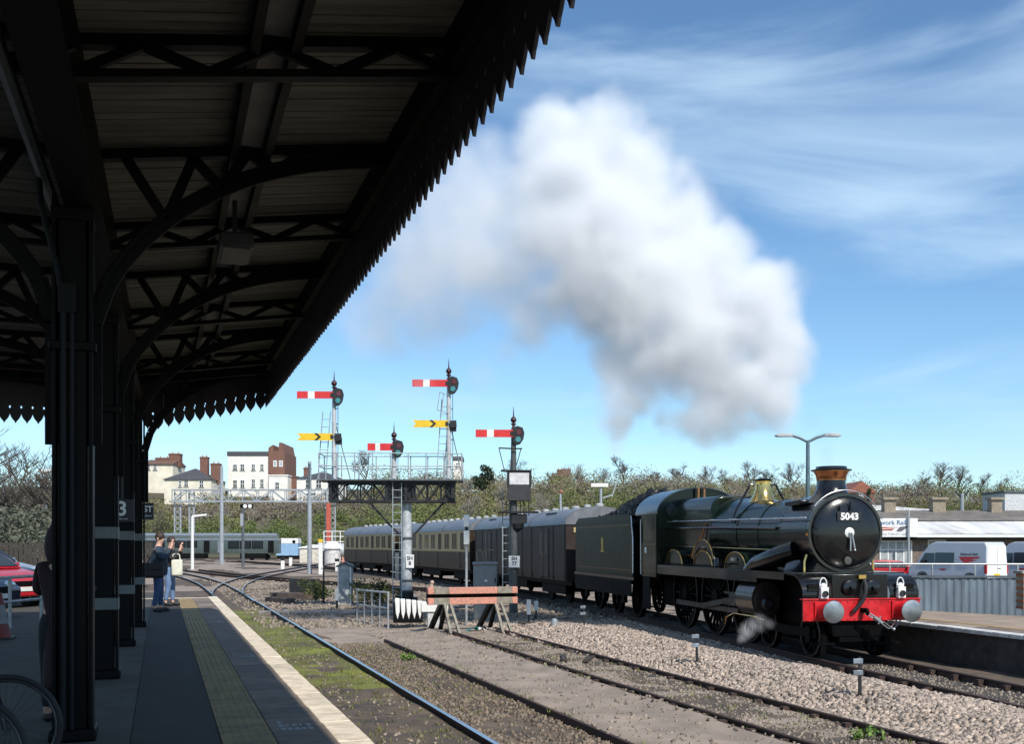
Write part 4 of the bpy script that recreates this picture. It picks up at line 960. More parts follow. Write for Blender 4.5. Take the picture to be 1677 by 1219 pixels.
t, h = thin_post(552, 968, 1000, 41, .05, 'short_post', 'short grey topped stake in front of the hut', black_iron); MB().box(-.07,.07,-.07,.07,h*.6,h+.15).build('cap', grey_paint, t)

# right hand platform, fence, lamp
p2 = structure('far_platform', label='sunlit island platform beyond the train with a white edge')
e0, e1 = Vector((15.38, 6.0)), Vector((16.35, 26.0))
def P2(t_, off, z): q = e0.lerp(e1, t_); return (q.x+off, q.y-off*.05, z)
b = MB(); 
def slab(mb, a, bb_, z0, z1, t0=0, t1=1): return mb.add([P2(t0,a,z0),P2(t0,bb_,z0),P2(t1,bb_,z0),P2(t1,a,z0),P2(t0,a,z1),P2(t0,bb_,z1),P2(t1,bb_,z1),P2(t1,a,z1)], [(3,2,1,0),(4,5,6,7),(0,1,5,4),(1,2,6,5),(2,3,7,6),(3,0,4,7)])
ptop = .66
slab(MB(), .08, .6, -.5, ptop-.10).build('platform_wall', mat('wall_dark', (.05,.045,.042), .9, var=.4), p2)
n = 24
for i in range(n): slab(MB(), 0, .32, ptop-.09, ptop+random.uniform(-.004,.004), i/n, (i+.985)/n).build('coping_stone', mat('coping_white', (.62,.61,.58), .75, var=.3, scale=5), p2, bevel=.01)
def back_off(t_): return 10.2-8.4*t_
tan_m = mat('tan_paving', (.31,.235,.175), .9, col2=(.22,.17,.13), scale=1.5, bump=.2)
NT = 20
for i in range(NT):
    t0, t1 = i/NT, (i+1)/NT
    mb = MB(); mb.add([P2(t0,.32,ptop-.08),P2(t1,.32,ptop-.08),P2(t1,.95,ptop-.08),P2(t0,.95,ptop-.08),P2(t0,.32,ptop-.006),P2(t1,.32,ptop-.006),P2(t1,.95,ptop-.006),P2(t0,.95,ptop-.006)], [(0,1,2,3),(4,5,6,7),(0,1,5,4),(1,2,6,5),(2,3,7,6),(3,0,4,7)])
    mb.build('edge_slab', slab_m if i % 3 else tan_m, p2, bevel=.008)
mb = MB()
mb.add([P2(0,.95,ptop-.5),P2(1,.95,ptop-.5),P2(1,back_off(1),ptop-.5),P2(0,back_off(0),ptop-.5),P2(0,.95,ptop-.004),P2(1,.95,ptop-.004),P2(1,back_off(1),ptop-.004),P2(0,back_off(0),ptop-.004)], [(3,2,1,0),(4,5,6,7),(0,1,5,4),(1,2,6,5),(2,3,7,6),(3,0,4,7)])
mb.build('platform_surface', tan_m, p2)
mb = MB(); mb.add([P2(0,.96,ptop),P2(1,.96,ptop),P2(1,1.10,ptop),P2(0,1.10,ptop)], [(0,1,2,3)]); mb.build('yellow_line', mat('line_yellow', (.45,.27,.06), .8, var=.4, scale=9), p2, recalc=False)
# corrugated fence between the platform and the yard behind
fz = 1.47
fc = thing('corrugated_fence', 'blue grey corrugated metal fence behind the right hand platform', 'fence')
pa, pb = at(1395, 948, 29.6), at(1780, 952, 29.0); d = (pb-pa); d.z = 0; Lf = d.length; d.normalize(); nn = Vector((-d.y, d.x, 0))
fm = mat('fence_blue', (.155,.20,.24), .55, col2=(.075,.095,.115), scale=1.3, stretch=(1,1,.25))
k = 0
while k*.62 < Lf:
    mb = MB(); w = .62; m_ = 12; pts = []
    for i in range(m_+1):
        s_ = k*w+i*w/m_*.985; q = pa+d*s_+nn*(.022 if i % 4 in (1,2) else -.0); pts.append(q)
    vs = [(q.x,q.y,.15) for q in pts]+[(q.x,q.y,fz+.01*((k*7) % 3)) for q in pts]+[(q.x+nn.x*.006,q.y+nn.y*.006,fz+.01*((k*7) % 3)) for q in pts]+[(q.x+nn.x*.006,q.y+nn.y*.006,.15) for q in pts]
    N1 = m_+1; fs = [(a_*N1+i, a_*N1+i+1, ((a_+1) % 4)*N1+i+1, ((a_+1) % 4)*N1+i) for a_ in range(4) for i in range(m_)]
    mb.add(vs, fs); mb.build('fence_panel', fm, fc, smooth=False); k += 1
MB().bar(pa+Vector((0,0,fz+.05-pa.z)), pb+Vector((0,0,fz+.05-pb.z)), .08, .06).build('top_rail', grey_dark, fc)
ra, rb = pa+nn*.5, pb+nn*.5
gr = thing('pipe_railing', 'thin galvanised pipe railing standing along the top of the fence', 'railing')
for zz in (1.86,): MB().tube([(ra.x,ra.y,zz),(rb.x,rb.y,zz)], .026, 6).build('top_rail', galv, gr)
kk = 0
while kk < Lf: q = ra+d*kk; MB().tube([(q.x,q.y,.1),(q.x,q.y,1.86)], .024, 6).build('upright', galv, gr); kk += 1.18
yb = structure('yard', label='raised tarmac yard behind the fence'); 
q0, q1 = pa+nn*.25-d*4, pb+nn*.25+d*30
MB().add([(q0.x,q0.y,-.11),(q1.x,q1.y,-.11),(q1.x+nn.x*75,q1.y+nn.y*75,.0),(q0.x+nn.x*75,q0.y+nn.y*75,.0)], [(0,1,2,3)]).build('yard_surface', mat('yard_tarmac', (.16,.14,.12), .9, var=.2, scale=1), yb, recalc=False)
t = thing('brick_pier', 'orange brown brick pier at the right frame edge beside the fence', 'pier', tuple(at(1691, 998, 26.5)), -YAW)
for r_ in range(11):
    for c_ in range(3):
        MB().box(-.33+c_*.222+(.05 if r_ % 2 else 0),-.33+c_*.222+.212+(.05 if r_ % 2 else 0),-.2,.2,r_*.082,r_*.082+.074).build('brick', mat('pier_brick', (.42,.17,.075), .85, col2=(.26,.11,.06), scale=8, bump=.3), t, bevel=.004)
MB().box(-.32,.36,-.19,.19,0,.89).build('mortar', mat('mortar', (.35,.3,.25), .9), t); MB().box(-.38,.42,-.25,.25,.90,.97).build('cap', concrete, t, bevel=.01)
t = thing('striped_barrier', 'small red and white slatted barrier standing behind the right buffer lamp', 'barrier', tuple(at(1481, 992, 27)), -YAW)
for k in range(4): MB().box(-.10,.17,-.02,.02,.16+k*.13,.23+k*.13).build('slat', white_p if k % 2 else mat('barrier_red', (.55,.16,.12), .5), t)
MB().box(-.14,-.10,-.03,.03,-.3,.70).build('post', white_p, t)
ld = thing('twin_lamp_post', 'tall twin armed lamp post rising behind the locomotive boiler', 'street lamp', tuple(at(1323, 1000, 37).xy)+(-.1,), -YAW)
hl_ = EYE+(892-722)/1704*37+.1
MB().lathe([(.11,0),(.10,1.5),(.065,hl_)], 12, 'z').build('column', mat('lamp_blue_grey', (.10,.16,.19), .45), ld)
for s_ in (-1,1):
    MB().tube([(0,0,hl_-.05),(s_*.3,0,hl_+.10),(s_*.62,0,hl_+.20)], .05, 8).build('bracket', MATS['lamp_blue_grey'], ld)
    a = MB().prism([(s_*.55,hl_+.14),(s_*.62,hl_+.25),(s_*1.05,hl_+.26),(s_*1.18,hl_+.18),(s_*1.1,hl_+.13)], -.13, .13, 'xz').build('lantern', mat('lantern_grey', (.45,.47,.48), .4), ld, bevel=.02)
# ------------------------------------------------------------------ right hand yard: building, vans, car
RZ = -YAW
bld = thing('railway_depot_building', 'low brick depot building with pale corrugated roof, vents and a white sign board', 'building', tuple(site(36.5, 80, -.02)), RZ)
wall_b = mat('depot_brick', (.20,.15,.115), .9, col2=(.12,.10,.09), scale=3, bump=.2)
MB().box(-14,16,0,12,0,3.05).build('wall', wall_b, bld)
def corr(x0, x1, y0, z0, y1, z1, m, name, step=.085):
    v = []; f = []; k = 0; x = x0
    while x < x1:
        dz = .03 if k % 2 else -.0
        v += [(x,y0,z0+dz),(x,y1,z1+dz)]
        if k: f.append((2*k-2,2*k,2*k+1,2*k-1))
        k += 1; x += step
    n_ = len(v); v += [(a,b_,c-.05) for a,b_,c in v]; f += [tuple(i+n_ for i in q)[::-1] for q in f]
    return MB().add(v, f).build(name, m, bld, smooth=False, recalc=False)
roof_w = mat('corrugated_pale', (.80,.79,.77), .6, col2=(.56,.54,.52), scale=.7, stretch=(1,.12,1), bump=.1)
roof_d = mat('corrugated_brown', (.22,.195,.17), .8, col2=(.13,.115,.10), scale=.9, bump=.2)
for i in range(10): corr(-14+i*3, -11.02+i*3, -.9, 3.22, 4.6, 4.28, roof_w, 'roof_sheet')
for i in range(10): corr(-14+i*3, -11.02+i*3, 4.6, 4.35, 9.6, 5.35, roof_d, 'roof_sheet')
MB().box(-14,16,-.95,-.85,2.98,3.2).build('gutter', white_p, bld); MB().box(-14,16,-.84,-.02,2.80,2.98).build('soffit', dark_paint, bld)
MB().prism([(-14.5,5.2),(-9,6.2),(1,5.45),(1,5.2)], 11, 13, 'xz').build('rear_roof', mat('rear_roof_white', (.68,.69,.7), .5), bld)
for x, w in ((-4.3,.95),(-.1,1.1),(4.8,.9)):
    c_ = MB().box(x-w/2,x+w/2,8.6,9.4,5.1,6.25).build('vent_stack', mat('vent_concrete', (.30,.25,.19), .85, bump=.2), bld); MB().box(x-w/2-.14,x+w/2+.14,8.4,9.6,6.25,6.45).build('cap', MATS['vent_concrete'], c_)
sb = MB().box(-12.6,-5.75,-1.15,-1.02,3.0,4.42).build('sign_board', white_p, bld, bevel=.01)
text('sign_text', 'Network Rail', .50, mat('sign_blue', (.03,.12,.30), .5), sb, (-8.0,-1.155,4.08), (R(90),0,0), .008, sx=1.0)
text('sign_subtext', 'Worcester Delivery Unit', .26, mat('sign_grey', (.2,.22,.24), .5), sb, (-7.9,-1.155,3.22), (R(90),0,0))
for P, m_ in (([(-10.6,3.80),(-7.0,3.74),(-7.9,3.70),(-9.0,3.62),(-10.4,3.70)], mat('swoosh_red', (.45,.09,.07), .5)), ([(-7.1,3.78),(-6.4,3.84),(-7.0,3.42),(-7.4,3.42)], mat('swoosh_dark', (.12,.11,.13), .5)), ([(-8.8,3.58),(-7.5,3.66),(-7.7,3.50),(-8.6,3.48)], MATS['swoosh_red'])):
    MB().prism(P, -1.165, -1.155, 'xz').build('sign_swoosh', m_, sb, recalc=False)
def bwin(x, w, z0, z1, cols, par=bld, y=-.0, dark=False):
    f_ = MB()
    for i in range(cols+1): xx = x+w*i/cols; f_.box(xx-.05,xx+.05,y-.06,y+.02,z0,z1)
    for z in (z0,z1,z0+(z1-z0)*.72): f_.box(x-.04,x+w+.04,y-.055,y+.02,z-.05,z+.05)
    fr = f_.build('window', white_p, par, smooth=False)
    for i in range(cols): MB().box(x+w*i/cols+.05,x+w*(i+1)/cols-.05,y-.03,y+.01,z0+.05,z1-.05).build('pane', glass_m if dark else mat('blind_glass', (.38,.40,.40), .25), fr)
bwin(-11.0, 1.7, 1.0, 2.7, 2); bwin(-8.2, 2.4, .35, 2.7, 4); bwin(-4.5, 1.3, 1.0, 2.75, 1, dark=True); bwin(6, 2.4, 1.0, 2.6, 3, dark=True); bwin(11, 2.4, 1.0, 2.6, 3, dark=True)
MB().tube([(-6.5,-1.3,0),(-6.5,-1.3,5.0)], .09, 8).build('downpipe', galv, bld)
t = thing('steel_mast', 'short mast with a forked top standing on the depot roof', 'mast', tuple(site(39.8, 92, 4.5)), RZ)
MB().tube([(0,0,-4.4),(0,0,2.4)], .16, 8).build('mast', galv, t); MB().bar((0,0,2.0),(-.6,0,2.6),.12).bar((0,0,2.0),(.6,0,2.7),.12).build('fork', black_iron, t)
t = thing('white_office_block', 'pale grey office block with a dark window rising beyond the depot roof', 'building', tuple(site(92, 190, 2)), RZ)
MB().box(-2,9,0,9,0,9.9).build('wall', mat('pale_render', (.62,.63,.64), .7), t); MB().box(-2.3,9.3,-.3,9.3,9.9,10.2).build('roof', grey_dark, t)
fw = MB().box(3.2,5.4,-.08,.02,6.6,9.2).build('window', dark_paint, t); MB().box(3.4,5.2,-.1,-.08,6.8,9.0).build('pane', glass_m, fw)

def van(loc, rz, label):
    t = thing('parked_van', label, 'van', loc, rz, 'high roofed vans parked behind the fence')   # local: front at +y
    silver = mat('van_silver', (.50,.53,.58), .35, var=.05, coat=.2); wv = mat('van_sunlit', (.80,.80,.80), .35, var=.04)  # rear doors get a whiter paint: full sun put into the colour
    side = [(-2.6,.38),(-2.6,2.30),(-2.45,2.58),(.9,2.60),(1.25,2.48),(1.75,1.98),(2.18,1.32),(2.62,1.15),(2.78,.95),(2.80,.38)]
    mb = MB(); n_ = len(side); secs = [(-1.0,0),(-.97,.0),(.97,0),(1.0,0)]
    def inset(z): return .0 if z < 1.2 else .13*(z-1.2)/1.4
    vs = [(s_*(1.0-inset(z)), y, z) for s_ in (-1,1) for y, z in side]
    mb.add(vs, [tuple(range(n_)), tuple(range(n_,2*n_))[::-1]]+[(i,(i+1) % n_,n_+(i+1) % n_,n_+i) for i in range(n_)])
    mb.build('body', silver, t, bevel=.05)
    MB().add([(-.93,-2.62,.5),(.93,-2.62,.5),(.93,-2.62,1.2),(.80,-2.62,2.36),(-.80,-2.62,2.36),(-.93,-2.62,1.2),(-.93,-2.58,.5),(.93,-2.58,.5),(.93,-2.58,1.2),(.80,-2.58,2.36),(-.80,-2.58,2.36),(-.93,-2.58,1.2)], [(0,1,2,3,4,5),(11,10,9,8,7,6)]+[(i,(i+1) % 6,6+(i+1) % 6,6+i) for i in range(6)]).build('rear_door', wv, t)
    MB().box(-.012,.012,-2.632,-2.60,.5,2.34).build('door_seam', grey_dark, t); MB().box(-.30,.26,-2.64,-2.62,.62,.74).build('plate', yellow_p, t); MB().box(-.95,.95,-2.72,-2.55,.34,.50).build('bumper', grey_dark, t, bevel=.03)
    MB().box(.06,.34,-2.635,-2.62,1.02,1.06).build('handle', black_iron, t)
    for s_ in (-1,1):
        MB().box(s_*.96-.05,s_*.96+.05,-2.64,-2.5,.75,1.25).build('tail_light', mat('lamp_red', (.5,.02,.02), .3), t)
        x = lambda z: s_*(1.0-inset(z)+.012)
        def pane(y0, y1, z0, z1, nm='side_window', m_=glass_m, sk=0): MB().add([(x(z0),y0,z0),(x(z0),y1,z0),(x(z1),y1-sk,z1),(x(z1),y0,z1),(x(z0)-s_*.03,y0,z0),(x(z0)-s_*.03,y1,z0),(x(z1)-s_*.03,y1-sk,z1),(x(z1)-s_*.03,y0,z1)], [(0,1,2,3),(7,6,5,4),(0,1,5,4),(1,2,6,5),(2,3,7,6),(3,0,4,7)]).build(nm, m_, t, smooth=False)
        pane(.95,1.95,1.32,1.92,sk=.35); pane(-.45,.85,1.32,1.95)
        for Pp, m_ in (([(-2.2,1.72),(-.75,1.72),(-1.0,1.60),(-1.5,1.55),(-2.1,1.62)], mat('swoosh_van_red', (.5,.03,.04), .4)), ([(-2.0,1.52),(-1.2,1.56),(-.8,1.66),(-1.1,1.40),(-1.3,1.36)], MATS['swoosh_van_red']), ([(.0,.98),(.6,.98),(.3,.86)], MATS['swoosh_van_red'])):
            MB().add([(x(z)+s_*.004, y, z) for y, z in Pp], [tuple(range(len(Pp)))]).build('livery_swoosh', m_, t, recalc=False)
        text('livery_text', 'Network Rail', .21, plate_blue, t, (x(1.85)+s_*.006, -1.45, 1.86), (R(90),0,R(90)*s_), .004)
        MB().box(s_*1.0-.09+s_*.12,s_*1.0+.09+s_*.12,1.55,1.68,1.25,1.52).build('mirror', black_iron, t, bevel=.03)
        for y in (-1.55,1.75):
            w = MB().lathe([(.33,-.10),(.345,-.06),(.345,.06),(.33,.10),(.2,.10),(.2,-.10),(.33,-.10)], 24, 'x', (s_*.92,y,.345)).build('wheel', rubber, t)
            MB().lathe([(.002,s_*.09),(.19,s_*.09),(.21,s_*.06)], 16, 'x', (s_*.92,y,.345)).build('hub', silver, w)
            MB().lathe([(.42,-.07),(.44,.07),(.38,.07),(.38,-.07),(.42,-.07)], 24, 'x', (s_*.955,y,.36)).build('wheel_arch', dark_paint, t)
    MB().add([(-.80,1.80,1.95),(.80,1.80,1.95),(.92,2.24,1.34),(-.92,2.24,1.34),(-.80,1.77,1.95),(.80,1.77,1.95),(.92,2.21,1.34),(-.92,2.21,1.34)], [(0,1,2,3),(7,6,5,4),(0,1,5,4),(1,2,6,5),(2,3,7,6),(3,0,4,7)]).build('windscreen', glass_m, t)
    return t
vd = math.atan2(.566, .8245)-R(23)
pv = site((1650-838.5)/1704*61, 61, -.02)
hd = Vector((-math.sin(vd),math.cos(vd),0)); pv = pv+hd*2.6+Vector((hd.y,-hd.x,0))*(-1.0)
v0 = van(tuple(pv), vd, 'silver high roofed van with red livery, fully in view behind the fence')
dup(v0, tuple(pv+site(5.25, 1.0)-site(0,0)), vd, 'second silver high roofed van, cut off by the right frame edge')

def car(loc, rz, label, paint, group='cars seen in the left car park', cat='car'):
    t = thing('parked_car', label, cat, loc, rz, group)       # local: front at +y
    body = [(-2.0,.28),(-2.02,.72),(-1.9,.92),(-1.2,.98),(.9,.96),(1.75,.80),(2.0,.62),(2.02,.28)]
    n_ = len(body)
    mb = MB(); vs = [(s_*(.86 if .3 < z < .9 else .80), y, z) for s_ in (-1,1) for y, z in body]
    mb.add(vs, [tuple(range(n_)), tuple(range(n_,2*n_))[::-1]]+[(i,(i+1) % n_,n_+(i+1) % n_,n_+i) for i in range(n_)]); mb.build('body', paint, t, bevel=.05)
    roof = [(-1.75,.95),(-1.35,1.40),(-.9,1.46),(.0,1.46),(.35,1.40),(1.05,.95)]; n_ = len(roof)
    w = lambda z: .80-.20*(z-.95)/.5
    mb = MB(); mb.add([(s_*w(z), y, z) for s_ in (-1,1) for y, z in roof], [tuple(range(n_)), tuple(range(n_,2*n_))[::-1]]+[(i,(i+1) % n_,n_+(i+1) % n_,n_+i) for i in range(n_)]); mb.build('cabin', paint, t, bevel=.03)
    def quad(P, nm): mb = MB(); c_ = sum((Vector(p) for p in P), Vector())/4; o_ = (c_-Vector((0,-.2,1.0))).normalized()*.03; mb.add([tuple(Vector(p)+o_) for p in P]+[tuple(Vector(p)-o_*.5) for p in P], [(0,1,2,3),(7,6,5,4),(0,1,5,4),(1,2,6,5),(2,3,7,6),(3,0,4,7)]); mb.build(nm, glass_m, t, smooth=False)
    quad([(-.70,.98,1.0),(.70,.98,1.0),(.58,.40,1.36),(-.58,.40,1.36)], 'windscreen'); quad([(-.70,-1.68,1.0),(.70,-1.68,1.0),(.58,-1.38,1.34),(-.58,-1.38,1.34)], 'rear_window')
    for s_ in (-1,1):
        for y0, y1, k0, k1 in ((-.30,.82,0,.45),(-1.45,-.38,.22,0)): quad([(s_*.80,y0,1.0),(s_*.80,y1,1.0),(s_*.645,y1-k1,1.36),(s_*.645,y0+k0,1.36)], 'side_window')
        MB().sphere((s_*.62,1.86,.68), .13, 8, (1.3,.8,.7)).build('headlight', mat('headlight', (.75,.76,.78), .08, metal=.6), t)
        MB().sphere((s_*.66,-1.96,.78), .12, 8, (1.1,.5,1)).build('tail_light', mat('lamp_red', (.5,.02,.02), .3), t)
        MB().box(s_*.92-.08,s_*.92+.08,.62,.72,.96,1.08).build('mirror', paint, t, bevel=.02)
        for y in (-1.25,1.25):
            w_ = MB().lathe([(.29,-.09),(.305,-.05),(.305,.05),(.29,.09),(.18,.09),(.18,-.09),(.29,-.09)], 24, 'x', (s_*.78,y,.305)).build('wheel', rubber, t); MB().lathe([(.002,s_*.08),(.18,s_*.08),(.2,s_*.05)], 14, 'x', (s_*.78,y,.305)).build('hub', steel, w_)
            MB().lathe([(.36,-.02),(.36,.03),(.30,.03),(.30,-.02),(.36,-.02)], 24, 'x', (s_*.855,y,.32)).build('wheel_arch', dark_paint, t)
    MB().box(-.35,.35,2.0,2.03,.42,.52).build('plate', white_p, t); MB().box(-.45,.45,1.99,2.02,.54,.66).build('grille', dark_paint, t)
    return t
car_red = mat('car_red', (.45,.012,.02), .25, var=.08, coat=.5); car_blk = mat('car_navy', (.012,.016,.035), .2, var=.1, coat=.5); car_sil = mat('car_silver', (.42,.46,.50), .3, metal=.5, var=.05, coat=.4)
GZ = PZ-.02
def cp_(u, Z): q = at(u, 900, Z); return (q.x, q.y, GZ)
car(cp_(-58, 25.5), -YAW-R(112), 'red car with bright headlights in the left car park', car_red)
car(cp_(-150, 21.5), -YAW-R(100), 'dark navy car nearest the platform railing at the left edge', car_blk)
car(cp_(-52, 29.5), -YAW-R(110), 'black car with a raked windscreen behind the red car', mat('car_black', (.010,.011,.013), .2, coat=.5))
car(cp_(-40, 35), -YAW-R(108), 'silver car farthest back in the left car park', car_sil)
p = at(1462, 946, 66); car((p.x, p.y, -.03), -YAW-R(96), 'red car parked in front of the depot windows', car_red, 'cars by the depot')
t = thing('traffic_cone', 'red cone with a pale sleeve cut by the left frame edge', 'cone', tuple(at(-2, 1042, 16.6).xy)+(PZ,), 0)
MB().lathe([(.20,.03),(.19,.05),(.14,.25)], 16, 'z').build('foot_cone', mat('cone_red', (.22,.03,.02), .5), t); MB().lathe([(.14,.25),(.09,.55)], 16, 'z').build('sleeve', mat('cone_sleeve', (.25,.26,.27), .5), t); MB().lathe([(.09,.55),(.04,.74)], 16, 'z').build('tip', MATS['cone_red'], t); MB().box(-.22,.22,-.22,.22,0,.035).build('base', black_iron, t)
# pipe barrier on the platform's car park side
t = thing('pipe_barrier', 'galvanised pipe barrier between the platform and the car park', 'railing', (0,0,0))
A_, B_ = Vector((-3.4,18.6,PZ)), Vector((-2.15,21.6,PZ))
for z in (.48,.92): MB().tube([A_+Vector((0,0,z)),B_+Vector((0,0,z))], .028, 8).build('rail', galv, t)
for k in range(4): q = A_.lerp(B_, k/3); MB().tube([q-Vector((0,0,.05)),q+Vector((0,0,.94))], .03, 8).build('upright', galv, t)
t = thing('boundary_fence', 'low dark timber fence along the back of the left car park', 'fence', (0,0,0))
f0, f1 = at(-60, 893, 62), at(246, 893, 62)
for k in range(40): q = f0.lerp(f1, k/39); MB().box(q.x-.11,q.x+.11,q.y-.02,q.y+.02,.5,2.55).build('fence_board', timber, t)
MB().bar((f0.x,f0.y+.06,2.2),(f1.x,f1.y+.06,2.2),.06,.1).build('rail', timber, t)

# ------------------------------------------------------------------ trees and woods
bark = mat('bark', (.105,.088,.070), .9, var=.4, scale=6, bump=.4)
bark_grey = mat('bark_grey', (.30,.27,.22), .9, var=.35, scale=6)
def bare_tree_mesh(seed, H, spread=.5, levels=5):
    rs = random.Random(seed); trunk, crown = MB(), MB()
    def grow(p, d, L, r, lv):
        n_ = 3 if lv else 4; pts = [p]; q = p; dd = d
        for i in range(n_):
            dd = (dd+Vector((rs.uniform(-.16,.16), rs.uniform(-.16,.16), rs.uniform(-.02,.16)))).normalized(); q = q+dd*L/n_; pts.append(q)
        (trunk if lv == 0 else crown).tube(pts, [r*(1-.42*i/n_) for i in range(n_+1)], 6 if lv < 2 else 3, caps=False)
        if lv >= levels: return
        for k in range(rs.choice((3,4,4,5)) if lv else 5):
            t_ = rs.uniform(.35,1.0) if lv else rs.uniform(.45,1.0); i = min(n_-1, int(t_*n_)); b_ = pts[i].lerp(pts[i+1], t_*n_-i)
            a = rs.uniform(0,6.283); s_ = Vector((math.cos(a), math.sin(a), rs.uniform(-.1,.5)))
            grow(b_, (dd*(1-spread)+s_*spread).normalized(), L*rs.uniform(.52,.74), r*.52, lv+1)
    grow(Vector((0,0,-.2)), Vector((0,0,1)), H*.42, H*.026, 0)
    return trunk.mesh('trunk', bark, recalc=False), crown.mesh('crown', bark, recalc=False)
PROTO = [bare_tree_mesh(k, 9.0, s_, 5) for k, s_ in ((1,.55),(5,.5),(9,.62))]
PALE = []
for a_, b_ in PROTO:
    pr_ = []
    for q_ in (a_, b_): c_ = q_.copy(); c_.materials.clear(); c_.materials.append(bark_grey); pr_.append(c_)
    PALE.append(pr_)
def bare_tree(u, Z, H, k, label, grp='bare trees on the skyline'):
    q = site((u-838.5)/1704*Z, Z); t = thing('bare_tree', label, 'tree', (q.x, q.y, ground_z(q.x, q.y)-.1), random.uniform(0,6), grp)
    t.scale = (H/9*random.uniform(.8,1.35 if Z > 240 else 1),)*3
    link('trunk', PROTO[k][0], t); link('crown', PROTO[k][1], t)
sky = [(596,250,9,'left of the bracket signal'),(905,258,7,'right of the lone signal'),(1068,262,8,'above the tender'),(985,262,8,'above the luggage van'),(1190,262,8.5,'above the boiler between cab and brass dome'),(1262,262,9,'just left of the twin lamp post'),(1300,262,7.5,'hard against the twin lamp post'),(1386,150,12,'directly behind the copper capped chimney'),(1480,262,8,'above the depot sign board'),(1545,262,9,'above the middle roof vent'),(1605,262,8,'behind the forked mast'),(700,250,8,'behind the gantry railings')]
sky += [(845,262,7.5,'just right of the lone signal arm'),(1020,264,8.5,'between luggage van and tender'),(1110,264,7.5,'above the cab roof'),(1160,266,9,'left of the brass dome'),(1225,264,9.5,'above the brass dome'),(1510,264,8.5,'between the depot vents'),(1575,264,9,'right of the middle roof vent'),(1640,264,8,'behind the white office block')]
for i, (u, Z, H, w_) in enumerate(sky): bare_tree(u, Z, H, i % 3, 'leafless tree on the ridge '+w_)
for i, (u, Z, H, w_) in enumerate(((-30,84,14,'half cut by the left frame edge'),(22,92,14.5,'between the two floodlight masts'),(60,80,12.5,'nearest the first column'),(255,170,9,'beside the platform sign'),(-70,75,13,'outside'),(110,90,13,'behind the columns'))):
    if w_ in ('outside','behind the columns'): continue
    bare_tree(u, Z, H, i % 3, 'tall leafless tree beyond the car park '+w_ if u < 200 else 'leafless tree on the bank '+w_, 'bare trees beyond the car park')
def leaf_mesh(centres, radii, per, size, flat=.8):
    n_ = len(centres); c = np.repeat(np.array(centres), per, 0); r = np.repeat(np.array(radii), per, 0); N = len(c)
    d = rng.normal(size=(N,3)); d /= np.linalg.norm(d, axis=1)[:,None]; rad = rng.uniform(.25,1.05,(N,1))**.6
    p = c+d*rad*r[:,None]*np.array([1,1,flat])
    a = rng.normal(size=(N,3)); a /= np.linalg.norm(a, axis=1)[:,None]; b_ = np.cross(a, rng.normal(size=(N,3))); b_ /= np.linalg.norm(b_, axis=1)[:,None]
    s_ = size*rng.uniform(.5,1.4,(N,1))
    v = np.stack([p-a*s_, p+b_*s_*.55, p+a*s_, p-b_*s_*.55], 1).reshape(-1,3)
    return v, np.arange(N*4).reshape(-1,4)
wood_m = [mat('wood_brown', (.26,.21,.14), .95, col2=(.14,.115,.08), scale=.25, island=True, imix=.4), mat('wood_olive', (.22,.215,.085), .95, col2=(.11,.11,.05), scale=.25, island=True, imix=.4),
          mat('wood_green', (.13,.17,.045), .9, col2=(.06,.08,.024), scale=.25, island=True, imix=.4), mat('wood_grey', (.24,.205,.17), .95, col2=(.13,.115,.095), scale=.25, island=True, imix=.4)]  # wood tones lightened and greyed, distance haze put into the colours
groups = [[],[],[],[]]
for _ in range(2600):
    sy = random.uniform(166, 268); sx = random.uniform(-95, 175)
    u = 838.5+sx/sy*1704
    if u < 180: continue
    if u < 610 and sy > 218: continue
    q = site(sx, sy); nz = noise.noise(Vector((q.x*.03, q.y*.03, 0)))+random.uniform(-.35,.35)+(.15 if u < 720 else 0)
    if sy > 240 and noise.noise(Vector((u*.02,7,0))) < -.22 and random.random() < .7: continue
    low = sm(268,166,sy); g_ = 2 if nz > .34-.3*low else 1 if nz > -.02-.3*low else 3 if nz < -.36 else 0
    rr_ = random.uniform(1.3,2.9)*(.8 if u < 610 else 1+.25*noise.noise(Vector((u*.012,1,0))))
    rr_ *= 1.45 if random.random() < .12 else 1
    groups[g_].append(((q.x, q.y, ground_z(q.x, q.y)+rr_*random.uniform(.55,1.15)), rr_))
labs = ['brown leafless woodland covering the hillside', 'olive budding woodland covering the hillside', 'fresh green shrubs on the hillside', 'grey brown twiggy woodland on the hillside']
for k, g_ in enumerate(groups):
    if not g_: continue
    v, f = leaf_mesh([c for c, r in g_], [r for c, r in g_], 230 if k != 2 else 180, .19)
    tag(link('woodland', npmesh('woodland', v, f, wood_m[k])), labs[k], None, None, 'stuff')
for k in range(30):
    Z = random.uniform(172,240); u = random.uniform(620,1640) if k > 6 else random.uniform(265,560); Z = min(Z, 205) if u < 600 else Z
    qq = site((u-838.5)/1704*Z, Z); t = thing('bare_tree', 'pale leafless tree standing among the hillside woodland behind the train' if k > 6 else 'small pale leafless tree on the bank below the white houses', 'tree', (qq.x, qq.y, ground_z(qq.x, qq.y)-.1), random.uniform(0,6), 'pale leafless trees in the hillside wood' if k > 6 else 'small pale trees below the houses')
    t.scale = (random.uniform(.75,1.0) if u > 600 else .55,)*3
    for nm, src in (('trunk', PALE[k % 3][0]), ('crown', PALE[k % 3][1])): link(nm, src, t)
